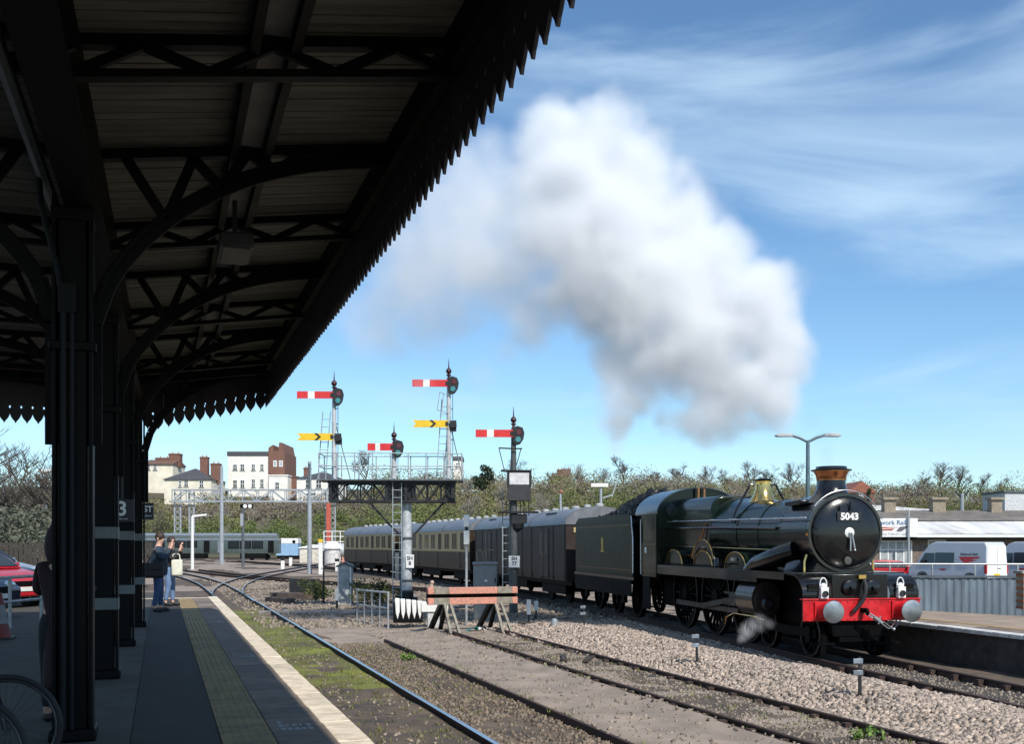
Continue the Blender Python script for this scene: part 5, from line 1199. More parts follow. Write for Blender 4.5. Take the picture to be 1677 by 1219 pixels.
# embankment scrub behind the left car park
cs, rs_ = [], []
for _ in range(260):
    sy = random.uniform(66,98); sx = (random.uniform(-120,100)-838.5)/1704*sy; q = site(sx, sy); cs.append((q.x,q.y,ground_z(q.x,q.y)+random.uniform(.5,4.5))); rs_.append(random.uniform(1,2))
v, f = leaf_mesh(cs, rs_, 170, .16); tag(link('undergrowth', npmesh('undergrowth', v, f, mat('scrub_left', (.11,.12,.085), .95, col2=(.055,.06,.045), island=True))), 'dull scrub behind the left car park', None, None, 'stuff')
cs = []
# dark evergreen, conifer
def leafy(u, v_top, Z, w, label, m_, name='evergreen_tree', per=900, cone=False):
    q = site((u-838.5)/1704*Z, Z); gz_ = ground_z(q.x, q.y); h = EYE+(892-v_top)/1704*Z-gz_
    t = thing(name, label, 'tree', (q.x, q.y, gz_))
    MB().tube([(0,0,-.3),(.05,.03,h*.4),(0,.05,h*.75)], [.3,.22,.08], 7).build('trunk', bark, t)
    cs = []; rs_ = []
    for k in range(14):
        z = h*random.uniform(.25,.86); k_ = (1-z/h)*1.2 if cone else 1
        cs.append((random.uniform(-w,w)*.55*k_, random.uniform(-w,w)*.5*k_, z)); rs_.append(w*random.uniform(.32,.5)*(max(.25,k_) if cone else 1))
    v, f = leaf_mesh(cs, rs_, per//14*3, .22); link('crown', npmesh('crown', v, f, m_), t)
dk = mat('evergreen', (.028,.045,.018), .9, col2=(.012,.02,.009), island=True)
leafy(790, 757, 235, 3.0, 'dark rounded evergreen left of the lone signal', dk)
leafy(1424, 779, 190, 1.7, 'small pointed conifer beside the red roofed house', mat('conifer', (.07,.10,.035), .9, col2=(.03,.045,.018), island=True), 'conifer', cone=True)
# bushes near the hut
bush_m = mat('bush_green', (.085,.11,.025), .85, col2=(.035,.045,.014), island=True)
for i, (X, Y, w, h, lab) in enumerate(((8.35,43.6,1.1,1.2,'low green bush right of the grey hut'),(9.4,44.2,.9,.9,'spreading bramble bush behind the pipe handrail'),(6.6,47.0,.8,1.1,'dull green bush left of the grey hut'))):
    t = thing('bush', lab, 'bush', (X, Y, -.15))
    for k in range(5): a = k*1.3; MB().tube([(0,0,0),(.3*math.cos(a)*w,.3*math.sin(a)*w,h*.5),(.7*math.cos(a)*w,.6*math.sin(a)*w,h*.9)], [.02,.014,.006], 4).build('stem', bark, t)
    v, f = leaf_mesh([(random.uniform(-w,w)*.7, random.uniform(-w,w)*.4, random.uniform(.25,.8)*h) for _ in range(14)], [.3]*14, 95, .05); link('foliage', npmesh('foliage', v, f, bush_m), t)
# grass and weeds between the rails
gp = np.array([(random.uniform(1.8,3.75), y, 0) for y in np.random.default_rng(3).uniform(9,38,2600) if random.random() < .25+.75*max(0, noise.noise(Vector((y*.5,1,0)))*1.5)]+[(random.uniform(4.0,5.6), random.uniform(15,27), 0) for _ in range(260)]+[(random.choice((7.62,8.3,8.95,5.7))+random.uniform(-.2,.2), random.uniform(9,26), 0) for _ in range(260)])
vs, fs = [], []
for i, (x, y, _) in enumerate(gp):
    z = ground_z(x, y)
    for k in range(6):
        a = random.uniform(0,6.28); l_ = random.uniform(.02,.075); b_ = len(vs); ox, oy = random.uniform(-.06,.06), random.uniform(-.06,.06)
        vs += [(x+ox-.008*math.sin(a),y+oy+.008*math.cos(a),z-.01),(x+ox+.008*math.sin(a),y+oy-.008*math.cos(a),z-.01),(x+ox+.05*math.cos(a),y+oy+.05*math.sin(a),z+l_)]; fs.append((b_,b_+1,b_+2))
tag(link('grass', npmesh('grass', np.array(vs), np.array(fs), mat('grass', (.17,.19,.035), .8, col2=(.08,.09,.02), island=True))), 'tufts of moss and grass between the platform rails', None, None, 'stuff')
for (X, Y, lab) in ((8.6,11.2,'small leafy weed against the siding rail in front'),(5.3,23.0,'grassy weed clump at the start of the path')):
    t = thing('weed', lab, 'weed', (X, Y, ground_z(X, Y))); v, f = leaf_mesh([(random.uniform(-.15,.15), random.uniform(-.12,.12), .09) for _ in range(9)], [.09]*9, 14, .035); link('leaves', npmesh('leaves', v, f, mat('weed_green', (.13,.22,.03), .6, col2=(.06,.11,.02), island=True)), t); MB().tube([(0,0,-.02),(.02,0,.12)], .006, 4).build('stem', bark, t)

# ------------------------------------------------------------------ houses on the hill
cream_w = mat('render_cream', (.74,.68,.55), .8, var=.12, scale=.6); white_w = mat('render_white', (.80,.77,.70), .8, var=.1, scale=.6); slate = mat('slate', (.075,.075,.085), .7, var=.3, scale=1.5, stretch=(1,1,6)); rbrick = mat('house_brick', (.19,.09,.065), .85, col2=(.13,.07,.052), scale=2, bump=.2); tile_b = mat('tile_brown', (.17,.10,.075), .8, var=.3, scale=2)
def house(u0, u1, veave, vbase, Z, dep, roof, label, wm, windows=(), chimneys=(), rise=None, rm=slate, yaw=0):
    px_ = Z/1704; w = (u1-u0)*px_; q = site(((u0+u1)/2-838.5)*px_, Z)
    zb_ = EYE+(892-vbase)*px_-3.5; ze = EYE+(892-veave)*px_-zb_
    t = thing('house', label, 'house', (q.x, q.y, zb_), RZ+yaw)
    MB().box(-w/2,w/2,0,dep,0,ze).build('wall', wm, t)
    rise = (rise or 20)*px_; o_ = .35
    if roof == 'hip': rf_ = MB().add([(-w/2-o_,-o_,ze),(w/2+o_,-o_,ze),(w/2+o_,dep+o_,ze),(-w/2-o_,dep+o_,ze),(-w/2+dep*.45,dep/2,ze+rise),(w/2-dep*.45,dep/2,ze+rise)], [(0,1,5,4),(1,2,5),(2,3,4,5),(3,0,4),(3,2,1,0)])
    elif roof == 'gable': rf_ = MB().prism([(-o_,ze),(dep/2,ze+rise),(dep+o_,ze),(dep+o_,ze-.2),(-o_,ze-.2)], -w/2-.2, w/2+.2, 'yz')
    elif roof == 'gable_front': rf_ = MB().prism([(-w/2-o_,ze),(0,ze+rise),(w/2+o_,ze),(w/2+o_,ze-.2),(-w/2-o_,ze-.2)], -.2, dep, 'xz')
    else: rf_ = MB().box(-w/2-.15,w/2+.15,-.15,dep+.15,ze,ze+rise)
    rf_ = rf_.build('roof', rm, t, smooth=False)
    for (u, vt, cw) in chimneys:
        x = (u-(u0+u1)/2)*px_; zt_ = EYE+(892-vt)*px_-zb_; c_ = MB().box(x-cw/2,x+cw/2,dep*.35,dep*.35+cw*.8,ze-.5,zt_).box(x-cw/2-.1,x+cw/2+.1,dep*.35-.1,dep*.35+cw*.8+.1,zt_-.35,zt_-.15).build('chimney', rbrick if wm != 'w' else white_w, t, smooth=False)
        for k in (-.25,.25): MB().lathe([(.14,zt_),(.11,zt_+.45)], 8, 'z', (x+k*cw,dep*.35+cw*.4,0)).build('chimney_pot', mat('pot', (.40,.22,.14), .8), c_)
    for (u, v_, ww, hh) in windows:
        x = (u-(u0+u1)/2)*px_; z = EYE+(892-v_)*px_-zb_; a, b_ = ww*px_/2, hh*px_/2
        f_ = MB()
        for q_ in ((x-a-.10,x-a+.02,z-b_,z+b_),(x+a-.02,x+a+.10,z-b_,z+b_),(x-a,x+a,z+b_-.02,z+b_+.1),(x-a,x+a,z-.05,z+.05),(x-.04,x+.04,z-b_,z+b_)): f_.box(q_[0],q_[1],-.07,.02,q_[2],q_[3])
        fr = f_.build('window', white_p, t, smooth=False); MB().box(x-a,x+a,-.03,.01,z-b_,z+b_).build('pane', glass_m, fr); MB().box(x-a-.2,x+a+.2,-.14,.02,z-b_-.14,z-b_).build('sill', concrete, fr)
    return t
house(236, 283, 760, 810, 240, 9, 'gable', 'cream house with a brown roof and brick stack, leftmost on the hill', cream_w, ((254,766,5,9),(243,766,5,9)), ((278,741,2.6),(258,748,3.2)), 9, tile_b)
house(269, 346, 786, 812, 226, 11, 'hip', 'low cream cottage with a wide slate roof and one tall brick chimney', cream_w, ((295,793,4,10),(305,792,6,11),(330,793,6,11)), ((325,746,1.7),(344,757,2.0)), 21)
bigh = house(373, 440, 747, 812, 236, 13, 'flat', 'tall white townhouse of three storeys with a brick side wall', white_w, ((385,766,6,9),(397,766,6,10),(415,766,5,10),(429,766,5,10),(385,793,6,12),(397,793,6,12),(415,792,5,13),(429,792,5,13)), ((443,736,1.6),), 7)
px_ = 236/1704
MB().prism([(33.5*px_,0),(60*px_,0),(60*px_,13.3),(58*px_,13.4),(55*px_,15.5),(51*px_,15.5),(50*px_,13.6),(42*px_,13.6),(41*px_,15),(33.5*px_,14.3)], -.3, 12.5, 'xz').build('side_wall', rbrick, bigh)
for x in (44.5,54): 
    fr = MB().box(x*px_-.42,x*px_+.42,-.38,-.28,10.0,11.4).build('window', white_p, bigh); MB().box(x*px_-.3,x*px_+.3,-.40,-.38,10.15,11.25).build('pane', mat('pane_pale', (.45,.47,.48), .3), fr)
house(440, 471, 780, 814, 228, 8, 'flat', 'small white chapel like annex with an arched window in front of the brick wall', white_w, ((454,796,6,11),), (), 2, white_w)
house(471, 487, 782, 812, 232, 8, 'flat', 'narrow brick link building between the annex and the white villa', rbrick, (), (), 1.5, rbrick)
house(486, 556, 784, 814, 225, 11, 'hip', 'white villa with hipped slate roof just left of the bracket signal gantry', white_w, ((505,793,8,13),(522,793,8,13),(541,793,8,13)), ((497,764,1.5),), 14)
house(906, 935, 781, 800, 275, 8, 'gable', 'distant house with red chimneys among bare trees right of the lone signal', cream_w, ((915,787,4,6),), ((918,768,1.6),(929,767,2.2)), 7, tile_b)
house(1391, 1432, 806, 830, 200, 9, 'gable_front', 'red tiled house gable showing behind the smokebox', rbrick, ((1410,812,5,7),), (), 18, mat('tile_red', (.30,.11,.07), .8, var=.3))
house(742, 757, 752, 775, 262, 7, 'gable', 'small white distant house behind the gantry rail end', white_w, ((749,762,4,6),), (), 5)

# ------------------------------------------------------------------ far railway: gantry, railcar, containers, poles
far_grey = mat('far_galv', (.36,.39,.42), .5, metal=.2, var=.15)
Zg = 148; q = site((415-838.5)/1704*Zg, Zg); gq = ground_z(q.x, q.y)
ga = thing('signal_gantry', 'long pale lattice gantry spanning the far tracks below the houses', 'gantry', (q.x, q.y, 0), RZ)
def gx_(u): return (u-415)/1704*Zg
def gzz(v): return EYE-(v-892)/1704*Zg
for y in (-.6,.6):
    g = MB()
    for v_ in (803,822): g.bar((gx_(284),y,gzz(v_)),(gx_(560),y,gzz(v_)),.20,.20)
    u = 284
    while u < 556: g.bar((gx_(u),y,gzz(822)),(gx_(u),y,gzz(803)),.12); g.bar((gx_(u),y,gzz(803 if (u//23) % 2 else 822)),(gx_(u+23),y,gzz(822 if (u//23) % 2 else 803)),.12); u += 23
    g.build('lattice_girder', far_grey, ga, smooth=False)
for ul, ur in ((286,296),(310,318),(533,541),(541,549)):
    g = MB()
    for u in (ul,ur): g.bar((gx_(u),0,gq),(gx_(u),0,gzz(803)),.16)
    v_ = 808
    while v_ < 905: g.bar((gx_(ul),0,gzz(v_)),(gx_(ur),0,gzz(v_+9)),.08); g.bar((gx_(ur),0,gzz(v_)),(gx_(ul),0,gzz(v_+9)),.08); v_ += 9
    g.build('lattice_leg', far_grey, ga, smooth=False)
MB().box(gx_(536),gx_(543),-.9,-.7,gq,gzz(825)).build('red_ladder_panel', mat('panel_red', (.5,.10,.06), .6), ga)
t = thing('access_platform', 'white railed access platform beside the right gantry leg', 'platform', (site((545-838.5)/1704*140,140)).to_tuple(), RZ)
for k in range(5): MB().tube([(-1.2+k*1.1,0,0),(-1.2+k*1.1,0,gzz(872))], .07, 6).build('upright', white_p, t)
for v_ in (872,880,888): MB().tube([(-1.2,0,gzz(v_)),(3.2,0,gzz(v_))], .06, 6).build('rail', white_p, t)
# railcar
Zr = 140; rc = thing('diesel_railcar', 'grey green diesel railcar crossing behind the junction', 'train', tuple(site((352-838.5)/1704*Zr, Zr).xy)+(.30,), RZ+R(6))
rg = mat('railcar_green', (.055,.075,.068), .35, var=.2, coat=.3); rb_ = mat('railcar_blue_grey', (.17,.20,.235), .4, var=.15)
L0, L1 = -9.6, 8.6
MB().prism([(-1.4,.9),(1.4,.9),(1.42,2.9),(1.2,3.3),(-1.2,3.3),(-1.42,2.9)], L0, L1, 'yz').build('body', rg, rc) if False else MB().prism([(-1.4,.9),(1.4,.9),(1.42,2.9),(1.2,3.3),(-1.2,3.3),(-1.42,2.9)], L0, L1, 'yz').build('body', rg, rc)
MB().prism([(-1.25,3.28),(1.25,3.28),(.8,3.62),(-.8,3.62)], L0+.2, L1-.3, 'yz').build('roof', rb_, rc)
MB().box(L0,L1,-1.45,-1.41,2.66,2.92).build('cantrail_stripe', rb_, rc)
for (a, b_, z0, z1, nm) in ((L0+.5,-6.2,1.7,2.55,'window'),(-5.0,-2.0,1.7,2.55,'window'),(1.9,6.6,1.55,2.55,'window')):
    n_ = int((b_-a)/1.5)
    for k in range(max(1,n_)): w_ = MB().box(a+k*(b_-a)/n_+.06,a+(k+1)*(b_-a)/n_-.06,-1.46,-1.40,z0,z1).build(nm, dark_paint, rc); MB().box(a+k*(b_-a)/n_+.14,a+(k+1)*(b_-a)/n_-.14,-1.475,-1.46,z0+.08,z1-.08).build('pane', glass_m, w_)
for a in (-1.2,.6,7.2): MB().box(a,a+.75,-1.46,-1.41,1.0,2.6).build('door', rb_ if a == .6 else dark_paint, rc)
for a in (L0+1,-4.5,3.5): MB().box(a,a+3.4,-1.3,1.3,.2,.9).build('underframe_box', dark_paint, rc)
for a in (-8,-6,5,7):
    MB().lathe([(.002,-.07),(.42,-.07),(.42,.07),(.002,.07)], 18, 'y', (a,-.75,.43)).build('wheel', dark_paint, rc)
t = thing('blue_container', 'pale blue and white tank container behind the sheds', 'container', tuple(site((470-838.5)/1704*150, 150).xy)+(.3,), RZ)
MB().box(-1.55,1.55,0,2.4,.5,2.95).build('body', mat('container_blue', (.28,.46,.66), .5, var=.2), t); MB().box(-1.6,1.6,-.03,2.43,2.25,3.0).build('white_top', white_p, t); MB().box(-1.5,1.5,.1,2.3,0,.5).build('chassis', dark_paint, t); MB().lathe([(.002,-.06),(.24,-.06),(.24,-.03)], 14, 'y', (1.0,0,2.5)).build('vent', dark_paint, t)
t = thing('white_shed', 'low white flat roofed shed beyond the poles', 'shed', tuple(site((514-838.5)/1704*125, 125).xy)+(.2,), RZ)
MB().box(-1.7,2.2,0,2.4,0,1.85).build('wall', mat('shed_cream', (.66,.61,.52), .7), t); MB().prism([(-1.85,1.85),(-.1,2.2),(2.35,1.9),(2.35,1.8),(-1.85,1.75)], -.15, 2.5, 'xz').build('roof', white_p, t)
t = thing('domed_kiosk', 'round white kiosk with a domed roof beside the low shed', 'kiosk', tuple(site((544-838.5)/1704*122, 122).xy)+(.2,), RZ)
MB().lathe([(.95,0),(.95,1.75)], 12, 'z').build('wall', mat('kiosk_grey', (.62,.60,.58), .6), t); MB().lathe([(1.15,1.72),(1.0,2.15),(.65,2.45),(.002,2.6)], 16, 'z').build('roof', white_p, t)
MB().box(1.2,1.5,-.2,.2,0,.75).build('orange_drum', orange, t)
t = thing('storage_tank', 'silver cylindrical storage tank behind the domed kiosk', 'tank', tuple(site((560-838.5)/1704*130, 130).xy)+(.2,), RZ)
MB().lathe([(.3,-1.8),(.85,-1.55),(.85,1.5),(.3,1.75)], 20, 'x', (0,0,1.5)).build('shell', mat('tank_silver', (.6,.62,.63), .4, metal=.3), t)
for x in (-1,1): MB().box(x-.1,x+.1,-.6,.6,0,.8).build('saddle', concrete, t)
def pole(u, vt, Z, r, name, label, cat='pole', m_=far_grey):
    q = site((u-838.5)/1704*Z, Z); g_ = ground_z(q.x, q.y); t = thing(name, label, cat, (q.x, q.y, g_), RZ); h = EYE+(892-vt)/1704*Z-g_
    MB().lathe([(r,0),(r*.75,h)], 10, 'z').build('post', m_, t); return t, h
t, h = pole(507, 756, 86, .20, 'floodlight_pole', 'tall pale pole with short arms in front of the white villa'); MB().box(-.7,.5,-.08,.08,h-1.5,h-1.35).box(-.25,.45,-.08,.08,h-2.8,h-2.65).build('arm', grey_dark, t); MB().box(-.10,.10,-.25,-.15,h-2.2,h-.2).build('dark_head', grey_dark, t)
t, h = pole(363, 764, 118, .24, 'mast', 'plain tall grey mast in front of the far gantry'); MB().box(-.9,-.2,-.08,.08,h-2.4,h-2.2).build('arm', far_grey, t)
t, h = pole(398, 832, 108, .17, 'colour_light_signal', 'colour light signal post with two bright round hoods', 'signal', grey_dark); MB().box(-.3,1.05,-.1,.1,h-.05,h+.35).build('head', dark_paint, t)
for x in (.25,.75): MB().lathe([(.002,-.18),(.2,-.18),(.2,-.1)], 14, 'y', (x,0,h+.15)).build('lamp', white_p, t)
MB().box(-.25,.05,-.15,.15,h-1.9,h-.6).build('repeater_box', far_grey, t)
t, h = pole(315, 846, 98, .16, 'yard_lamp', 'short yard lamp with a flat head bent to the right', 'street lamp', white_p); MB().bar((0,0,h),(1.35,0,h+.15),.16,.18).build('lamp_head', white_p, t)
t, h = pole(75, 775, 95, .18, 'floodlight_mast', 'floodlight mast with a cluster of lamps close to the first column', 'mast'); 
for x in (-.45,-.15,.2,.5): MB().sphere((x,-.1,h+.1+.2*abs(x)), .22, 6).build('lamp', white_p, t)
t, h = pole(7, 782, 100, .16, 'floodlight_mast', 'slim floodlight mast at the left frame edge', 'mast'); MB().bar((0,0,h),(.7,0,h+.25),.15,.2).build('lamp', white_p, t)
t, h = pole(984, 798, 95, .16, 'platform_light', 'boxy white light on a bracketed post above the luggage van', 'street lamp', far_grey)
MB().box(-.9,.65,-.25,.25,h,h+.32).build('lamp_box', white_p, t); MB().bar((.2,0,h-1.0),(1.1,0,h-.7),.12).bar((1.0,0,h-.9),(1.5,0,h+.6),.1).build('bracket', far_grey, t)
t, h = pole(918, 806, 95, .13, 'slim_post', 'slim pale post with a rusty cap behind the luggage van', 'post', far_grey); MB().sphere((.05,0,h), .2, 6).build('cap', mat('rust_cap', (.3,.13,.08), .8), t)
for u, v_, Z, w_ in ((463,935,95,'left'),(476,922,110,'middle'),(552,935,92,'right'),(525,918,84,'tall')):
    q = site((u-838.5)/1704*Z, Z); g_ = ground_z(q.x, q.y); t = thing('white_marker', {'left':'tiny pair of white ground lamps between the far rails','middle':'upright white marker board beyond the far rails','right':'small white bollard left of the grey hut','tall':'white post with a yellow patch behind the bushes'}[w_], 'marker', (q.x, q.y, g_), RZ)
    hh = .9 if w_ != 'tall' else 2.6
    MB().box(-.16,.16,-.1,.1,0,hh).build('post', white_p, t, bevel=.03)
    MB().box(-.18,.18,-.12,.12,hh,hh+.25).build('head', yellow_p if w_ == 'tall' else black_iron, t, bevel=.03)

# odds and ends lying on the ground
for k, (X, Y, L_, a, lab) in enumerate(((8.35,21.2,1.3,70,'broken grey plank lying across the rusty siding'),(8.7,20.7,1.0,62,'shorter splintered plank beside the broken grey one'),(11.0,30.2,1.4,20,'weathered timber baulk beside the ballast edge'))):
    t = tag(MB().box(-L_/2,L_/2,-.06,.06,-.0,.05).build('plank', timber, None, bevel=.006), lab, 'plank'); t.location = (X, Y, ground_z(X, Y)+.012); t.rotation_euler = (R(2),R(1.5),R(a))
# ------------------------------------------------------------------ people
def skin(name, chains, m, parent, lv=2):
    """chains: list of point lists [(x,y,z,r)...]; points shared by position are welded; the first point is the root"""
    vs, es, idx, rad = [], [], {}, []
    for ch in chains:
        prev = None
        for x, y, z, r in ch:
            k = (round(x,3), round(y,3), round(z,3))
            if k not in idx: idx[k] = len(vs); vs.append(k); rad.append(r)
            if prev is not None: es.append((prev, idx[k]))
            prev = idx[k]
    me = bpy.data.meshes.new('tmp'); me.from_pydata(vs, es, []); o = bpy.data.objects.new('tmp', me); COL.objects.link(o)
    o.modifiers.new('s', 'SKIN'); o.modifiers.new('u', 'SUBSURF').levels = lv
    for i, d in enumerate(me.skin_vertices[0].data): r_ = rad[i]; d.radius = r_ if isinstance(r_, tuple) else (r_, r_); d.use_root = i == 0
    ev = o.evaluated_get(bpy.context.evaluated_depsgraph_get()); nm = bpy.data.meshes.new_from_object(ev)
    nm.name = name; nm.materials.clear(); nm.materials.append(m); nm.polygons.foreach_set('use_smooth', [True]*len(nm.polygons))
    bpy.data.objects.remove(o); return link(name, nm, parent)
skin_m = mat('skin_tone', (.52,.30,.22), .55, var=.1); jeans = mat('jeans', (.045,.085,.20), .85, var=.3, scale=14); hair_m = mat('hair_brown', (.035,.020,.013), .6)
def photographer(name_label, loc, rz, coat, legs_m, hood, stout=1.0, H=1.0, stride=.06, arms=True, long=False, hr=.108):
    t = thing('person', name_label, 'person', loc, rz); t.scale = (H,)*3            # local: faces +x
    s_ = stout
    L, Rr = 1, -1
    def armc(k, r0, ext=0):
        if arms: return [(0,.0,1.36,.13*s_),(.0,k*.20*s_,1.40,r0*1.15),(.13,k*.27*s_,1.17,r0*.92),(.27,k*.12,1.42,r0*.66)]+([(.30,k*.07,1.50,.036),(.285,k*.045,1.57,.034)] if ext else [])
        return [(0,.0,1.36,.13*s_),(.0,k*.20*s_,1.40,r0*1.15),(-.02,k*.27*s_,1.12,r0*.92),(.05,k*.26*s_,.86,r0*.66)]+([(.07,k*.25*s_,.76,.036)] if ext else [])
    legs = lambda r, k, foot=0: [(0,0,.95,.15*s_),(0,k*.10,.88,r*1.25),(.02+k*stride*.4,k*.115,.50,r*.82),(-.02+k*stride,k*.12,.12,r*.55)]+([(.0+k*stride,k*.12,.06,.045),(.16+k*stride,k*.13,.045,.04)] if foot else [])
    skin('body', [[(0,0,.95,.13*s_),(0,0,1.15,.125*s_),(0,0,1.36,.12*s_),(.02,0,1.50,.058),(.045,0,1.60,.088),(.055,0,1.70,.085)], armc(1,.045,1), armc(-1,.045,1), legs(.07,1,1), legs(.07,-1,1), [(.045,0,1.60,.088),(.12,0,1.605,.03)]], skin_m, t)
    skin('jacket', [([(0,0,.30,.20*s_),(0,0,.36,.20*s_),(0,0,.65,.185*s_)] if long else [(0,0,.80,.175*s_),(0,0,.86,.18*s_)])+[(.02,0,1.12,.18*s_),(.0,0,1.36,.155*s_),(.02,0,1.475,.085)], [(0,0,1.36,.155*s_)]+armc(1,.068)[1:], [(0,0,1.36,.155*s_)]+armc(-1,.068)[1:]], coat, t)
    skin('trousers', [[(0,0,.95,.15*s_),(0,0,1.04,.155*s_)], legs(.095,1), legs(.095,-1)], legs_m, t)
    hb = MB(); hb.sphere((.035,0,1.685-(hr-.108)*1.2), hr, 10, (1,.92,1.0 if hr < .12 else 1.5)); hb.build('hair' if not hood else 'hat', hair_m if not hood else hood, t)
    for k in (1,-1):
        MB().sphere((.0,k*.088,1.635), .026, 6, (.8,.4,1.2)).build('ear', skin_m, t)
        skin('shoe', [[(-.05+k*stride,k*.12,.055,.055),(.06+k*stride,k*.122,.05,.052),(.18+k*stride,k*.13,.04,.042)]], black_iron, t)
        for q in range(4):          # fingers wrapped round the camera
            if arms: skin('finger', [[(.285,k*.045,1.57+q*.0,.012),(.315,k*(.05-.006*q),1.585+q*.012,.011),(.345,k*.028,1.59+q*.012,.009)]], skin_m, t, 1)
    return t
tr = lambda loc, rz, p, s=1.0: tuple(Matrix.Translation(loc) @ Matrix.Rotation(rz, 4, 'Z') @ (Vector(p)*s))
navy = mat('jacket_navy', (.020,.040,.070), .8, var=.3, scale=9)
q = at(259, 1003, 23.3); L1 = (q.x, q.y, PZ); rz1 = -YAW+R(14)
photographer('person in navy jacket and jeans photographing the train beside the last column', L1, rz1, navy, jeans, None, 1.22, 1.0)
def camera(loc, rz, label):
    t = thing('camera', label, 'camera', loc, rz); MB().box(-.03,.035,-.07,.07,-.045,.045).build('camera_body', black_iron, t, bevel=.008); MB().lathe([(.034,.03),(.036,.12),(.030,.125),(.002,.12)], 14, 'x').build('lens_barrel', black_iron, t); MB().box(-.03,.02,-.03,.03,.045,.07).build('viewfinder', black_iron, t)
camera(tr(L1, rz1, (.225,0,1.60)), rz1, 'black camera held up to the eye of the person in navy')
t = thing('shoulder_bag', 'black shoulder bag hanging at the hip of the person in navy', 'bag', tr(L1, rz1, (-.10,-.32,.95)), rz1)
MB().box(-.24,.24,-.10,.10,-.18,.16).build('bag_body', mat('bag_black', (.012,.012,.013), .7), t, bevel=.05); MB().tube([(-.1,.0,.15),(.0,.12,.40),(.05,.30,.56)], .016, 6).build('strap', MATS['bag_black'], t); MB().box(-.22,.22,-.115,-.09,.0,.15).build('flap', MATS['bag_black'], t, bevel=.02)
q = at(278, 990, 25.6); L2 = (q.x, q.y, PZ); rz2 = -YAW+R(5)
photographer('person in dark jacket and pale jeans photographing behind the navy jacketed one', L2, rz2, mat('coat_dark', (.022,.020,.028), .8, var=.2, scale=8), mat('jeans_pale', (.13,.21,.36), .85, var=.2), None, .95, .96)
camera(tr(L2, rz2, (.225,0,1.60), .96), rz2, 'small dark camera held up by the person in pale jeans')
t = thing('tote_bag', 'cream cloth bag hanging in front of the person in pale jeans', 'bag', tr(L2, rz2, (.20,-.24,1.02)), rz2)
MB().box(-.10,.16,-.07,.07,-.28,.12).build('bag_body', mat('bag_cream', (.70,.68,.55), .85, var=.15, bump=.3), t, bevel=.04); MB().tube([(-.06,0,.12),(-.08,.03,.24),(.0,.05,.27),(.08,.03,.24),(.10,0,.12)], .014, 6).build('strap', MATS['bag_cream'], t)
q = at(100, 1190, 8.85); L3 = (q.x, q.y, PZ)
cm_ = mat('coat_maroon', (.022,.006,.009), .8, var=.3)
photographer('person in a dark hooded maroon coat half hidden behind the nearest column', L3, R(80), cm_, mat('trouser_dark', (.012,.013,.017), .85), cm_, .86, .93, .03, True, True, .165)

# ------------------------------------------------------------------ bicycles
def bicycle(loc, rz, label, col):
    t = thing('bicycle', label, 'bicycle', loc, rz, 'bicycles leaning at the left platform edge')       # local: front wheel at +x
    for x in (.0,-1.04):
        w = MB().tube([(x+.325*math.cos(a),0,.34+.325*math.sin(a)) for a in np.linspace(0,2*math.pi,49)], .018, 8, False).build('wheel', rubber, t)
        MB().tube([(x+.300*math.cos(a),0,.34+.300*math.sin(a)) for a in np.linspace(0,2*math.pi,49)], .010, 6, False).build('rim', mat('rim_dull', (.09,.09,.095), .4, metal=.6), w)
        sp = MB()
        for k in range(28): a = k*2*math.pi/28; sp.bar((x+.02*math.cos(a+1.2),.02*(1 if k % 2 else -1),.34+.02*math.sin(a+1.2)),(x+.30*math.cos(a),0,.34+.30*math.sin(a)),.0028)
        sp.lathe([(.018,-.04),(.018,.04)], 10, 'y', (x,0,.34)); sp.build('spokes', mat('spoke_dull', (.06,.06,.065), .4, metal=.6), w)
    f = MB()
    for p, q_, r_ in (((-.12,0,.86),(-.60,0,.30),.019),((-.60,0,.30),(-.74,0,.86),.017),((-.74,0,.80),(-.13,0,.80),.016),((-.60,0,.30),(-1.04,.05,.34),.010),((-.60,0,.30),(-1.04,-.05,.34),.010),((-.73,0,.78),(-1.04,.05,.34),.009),((-.73,0,.78),(-1.04,-.05,.34),.009)): f.tube([p,q_], r_, 8)
    f.build('frame', col, t); f = MB()
    for s_ in (-1,1): f.tube([(-.12,0,.70),(-.06,s_*.05,.55),(.0,s_*.05,.34)], .012, 6)
    f.tube([(-.13,0,.68),(-.16,0,1.0)], .014, 6); f.build('fork', col, t)
    MB().tube([(-.28,-.30,1.0),(-.14,-.22,1.02),(-.15,0,1.0),(-.14,.22,1.02),(-.28,.30,1.0)], .012, 6).build('handlebar', steel, t)
    MB().box(-.90,-.64,-.05,.05,.90,.94).build('saddle', rubber, t, bevel=.02); MB().tube([(-.74,0,.84),(-.76,0,.92)], .013, 6).build('seat_post', steel, t)
    MB().lathe([(.09,-.055),(.09,-.05)], 18, 'y', (-.60,0,.30)).box(-.62,-.58,-.10,-.06,.13,.30).box(-.62,-.58,.06,.10,.30,.47).box(-.65,-.55,-.18,-.10,.12,.14).box(-.65,-.55,.10,.18,.46,.48).build('crankset', steel, t)
q = at(11, 1200, 6.65); bicycle((q.x, q.y, PZ), -YAW+R(10), 'bicycle whose front wheel shows at the foot of the nearest column', mat('bike_black', (.012,.012,.014), .35))
q = at(-56, 1250, 5.75); bicycle((q.x, q.y, PZ), -YAW+R(6), 'bicycle in the bottom left corner, only its wheel rim in view', mat('bike_grey', (.05,.055,.06), .35))

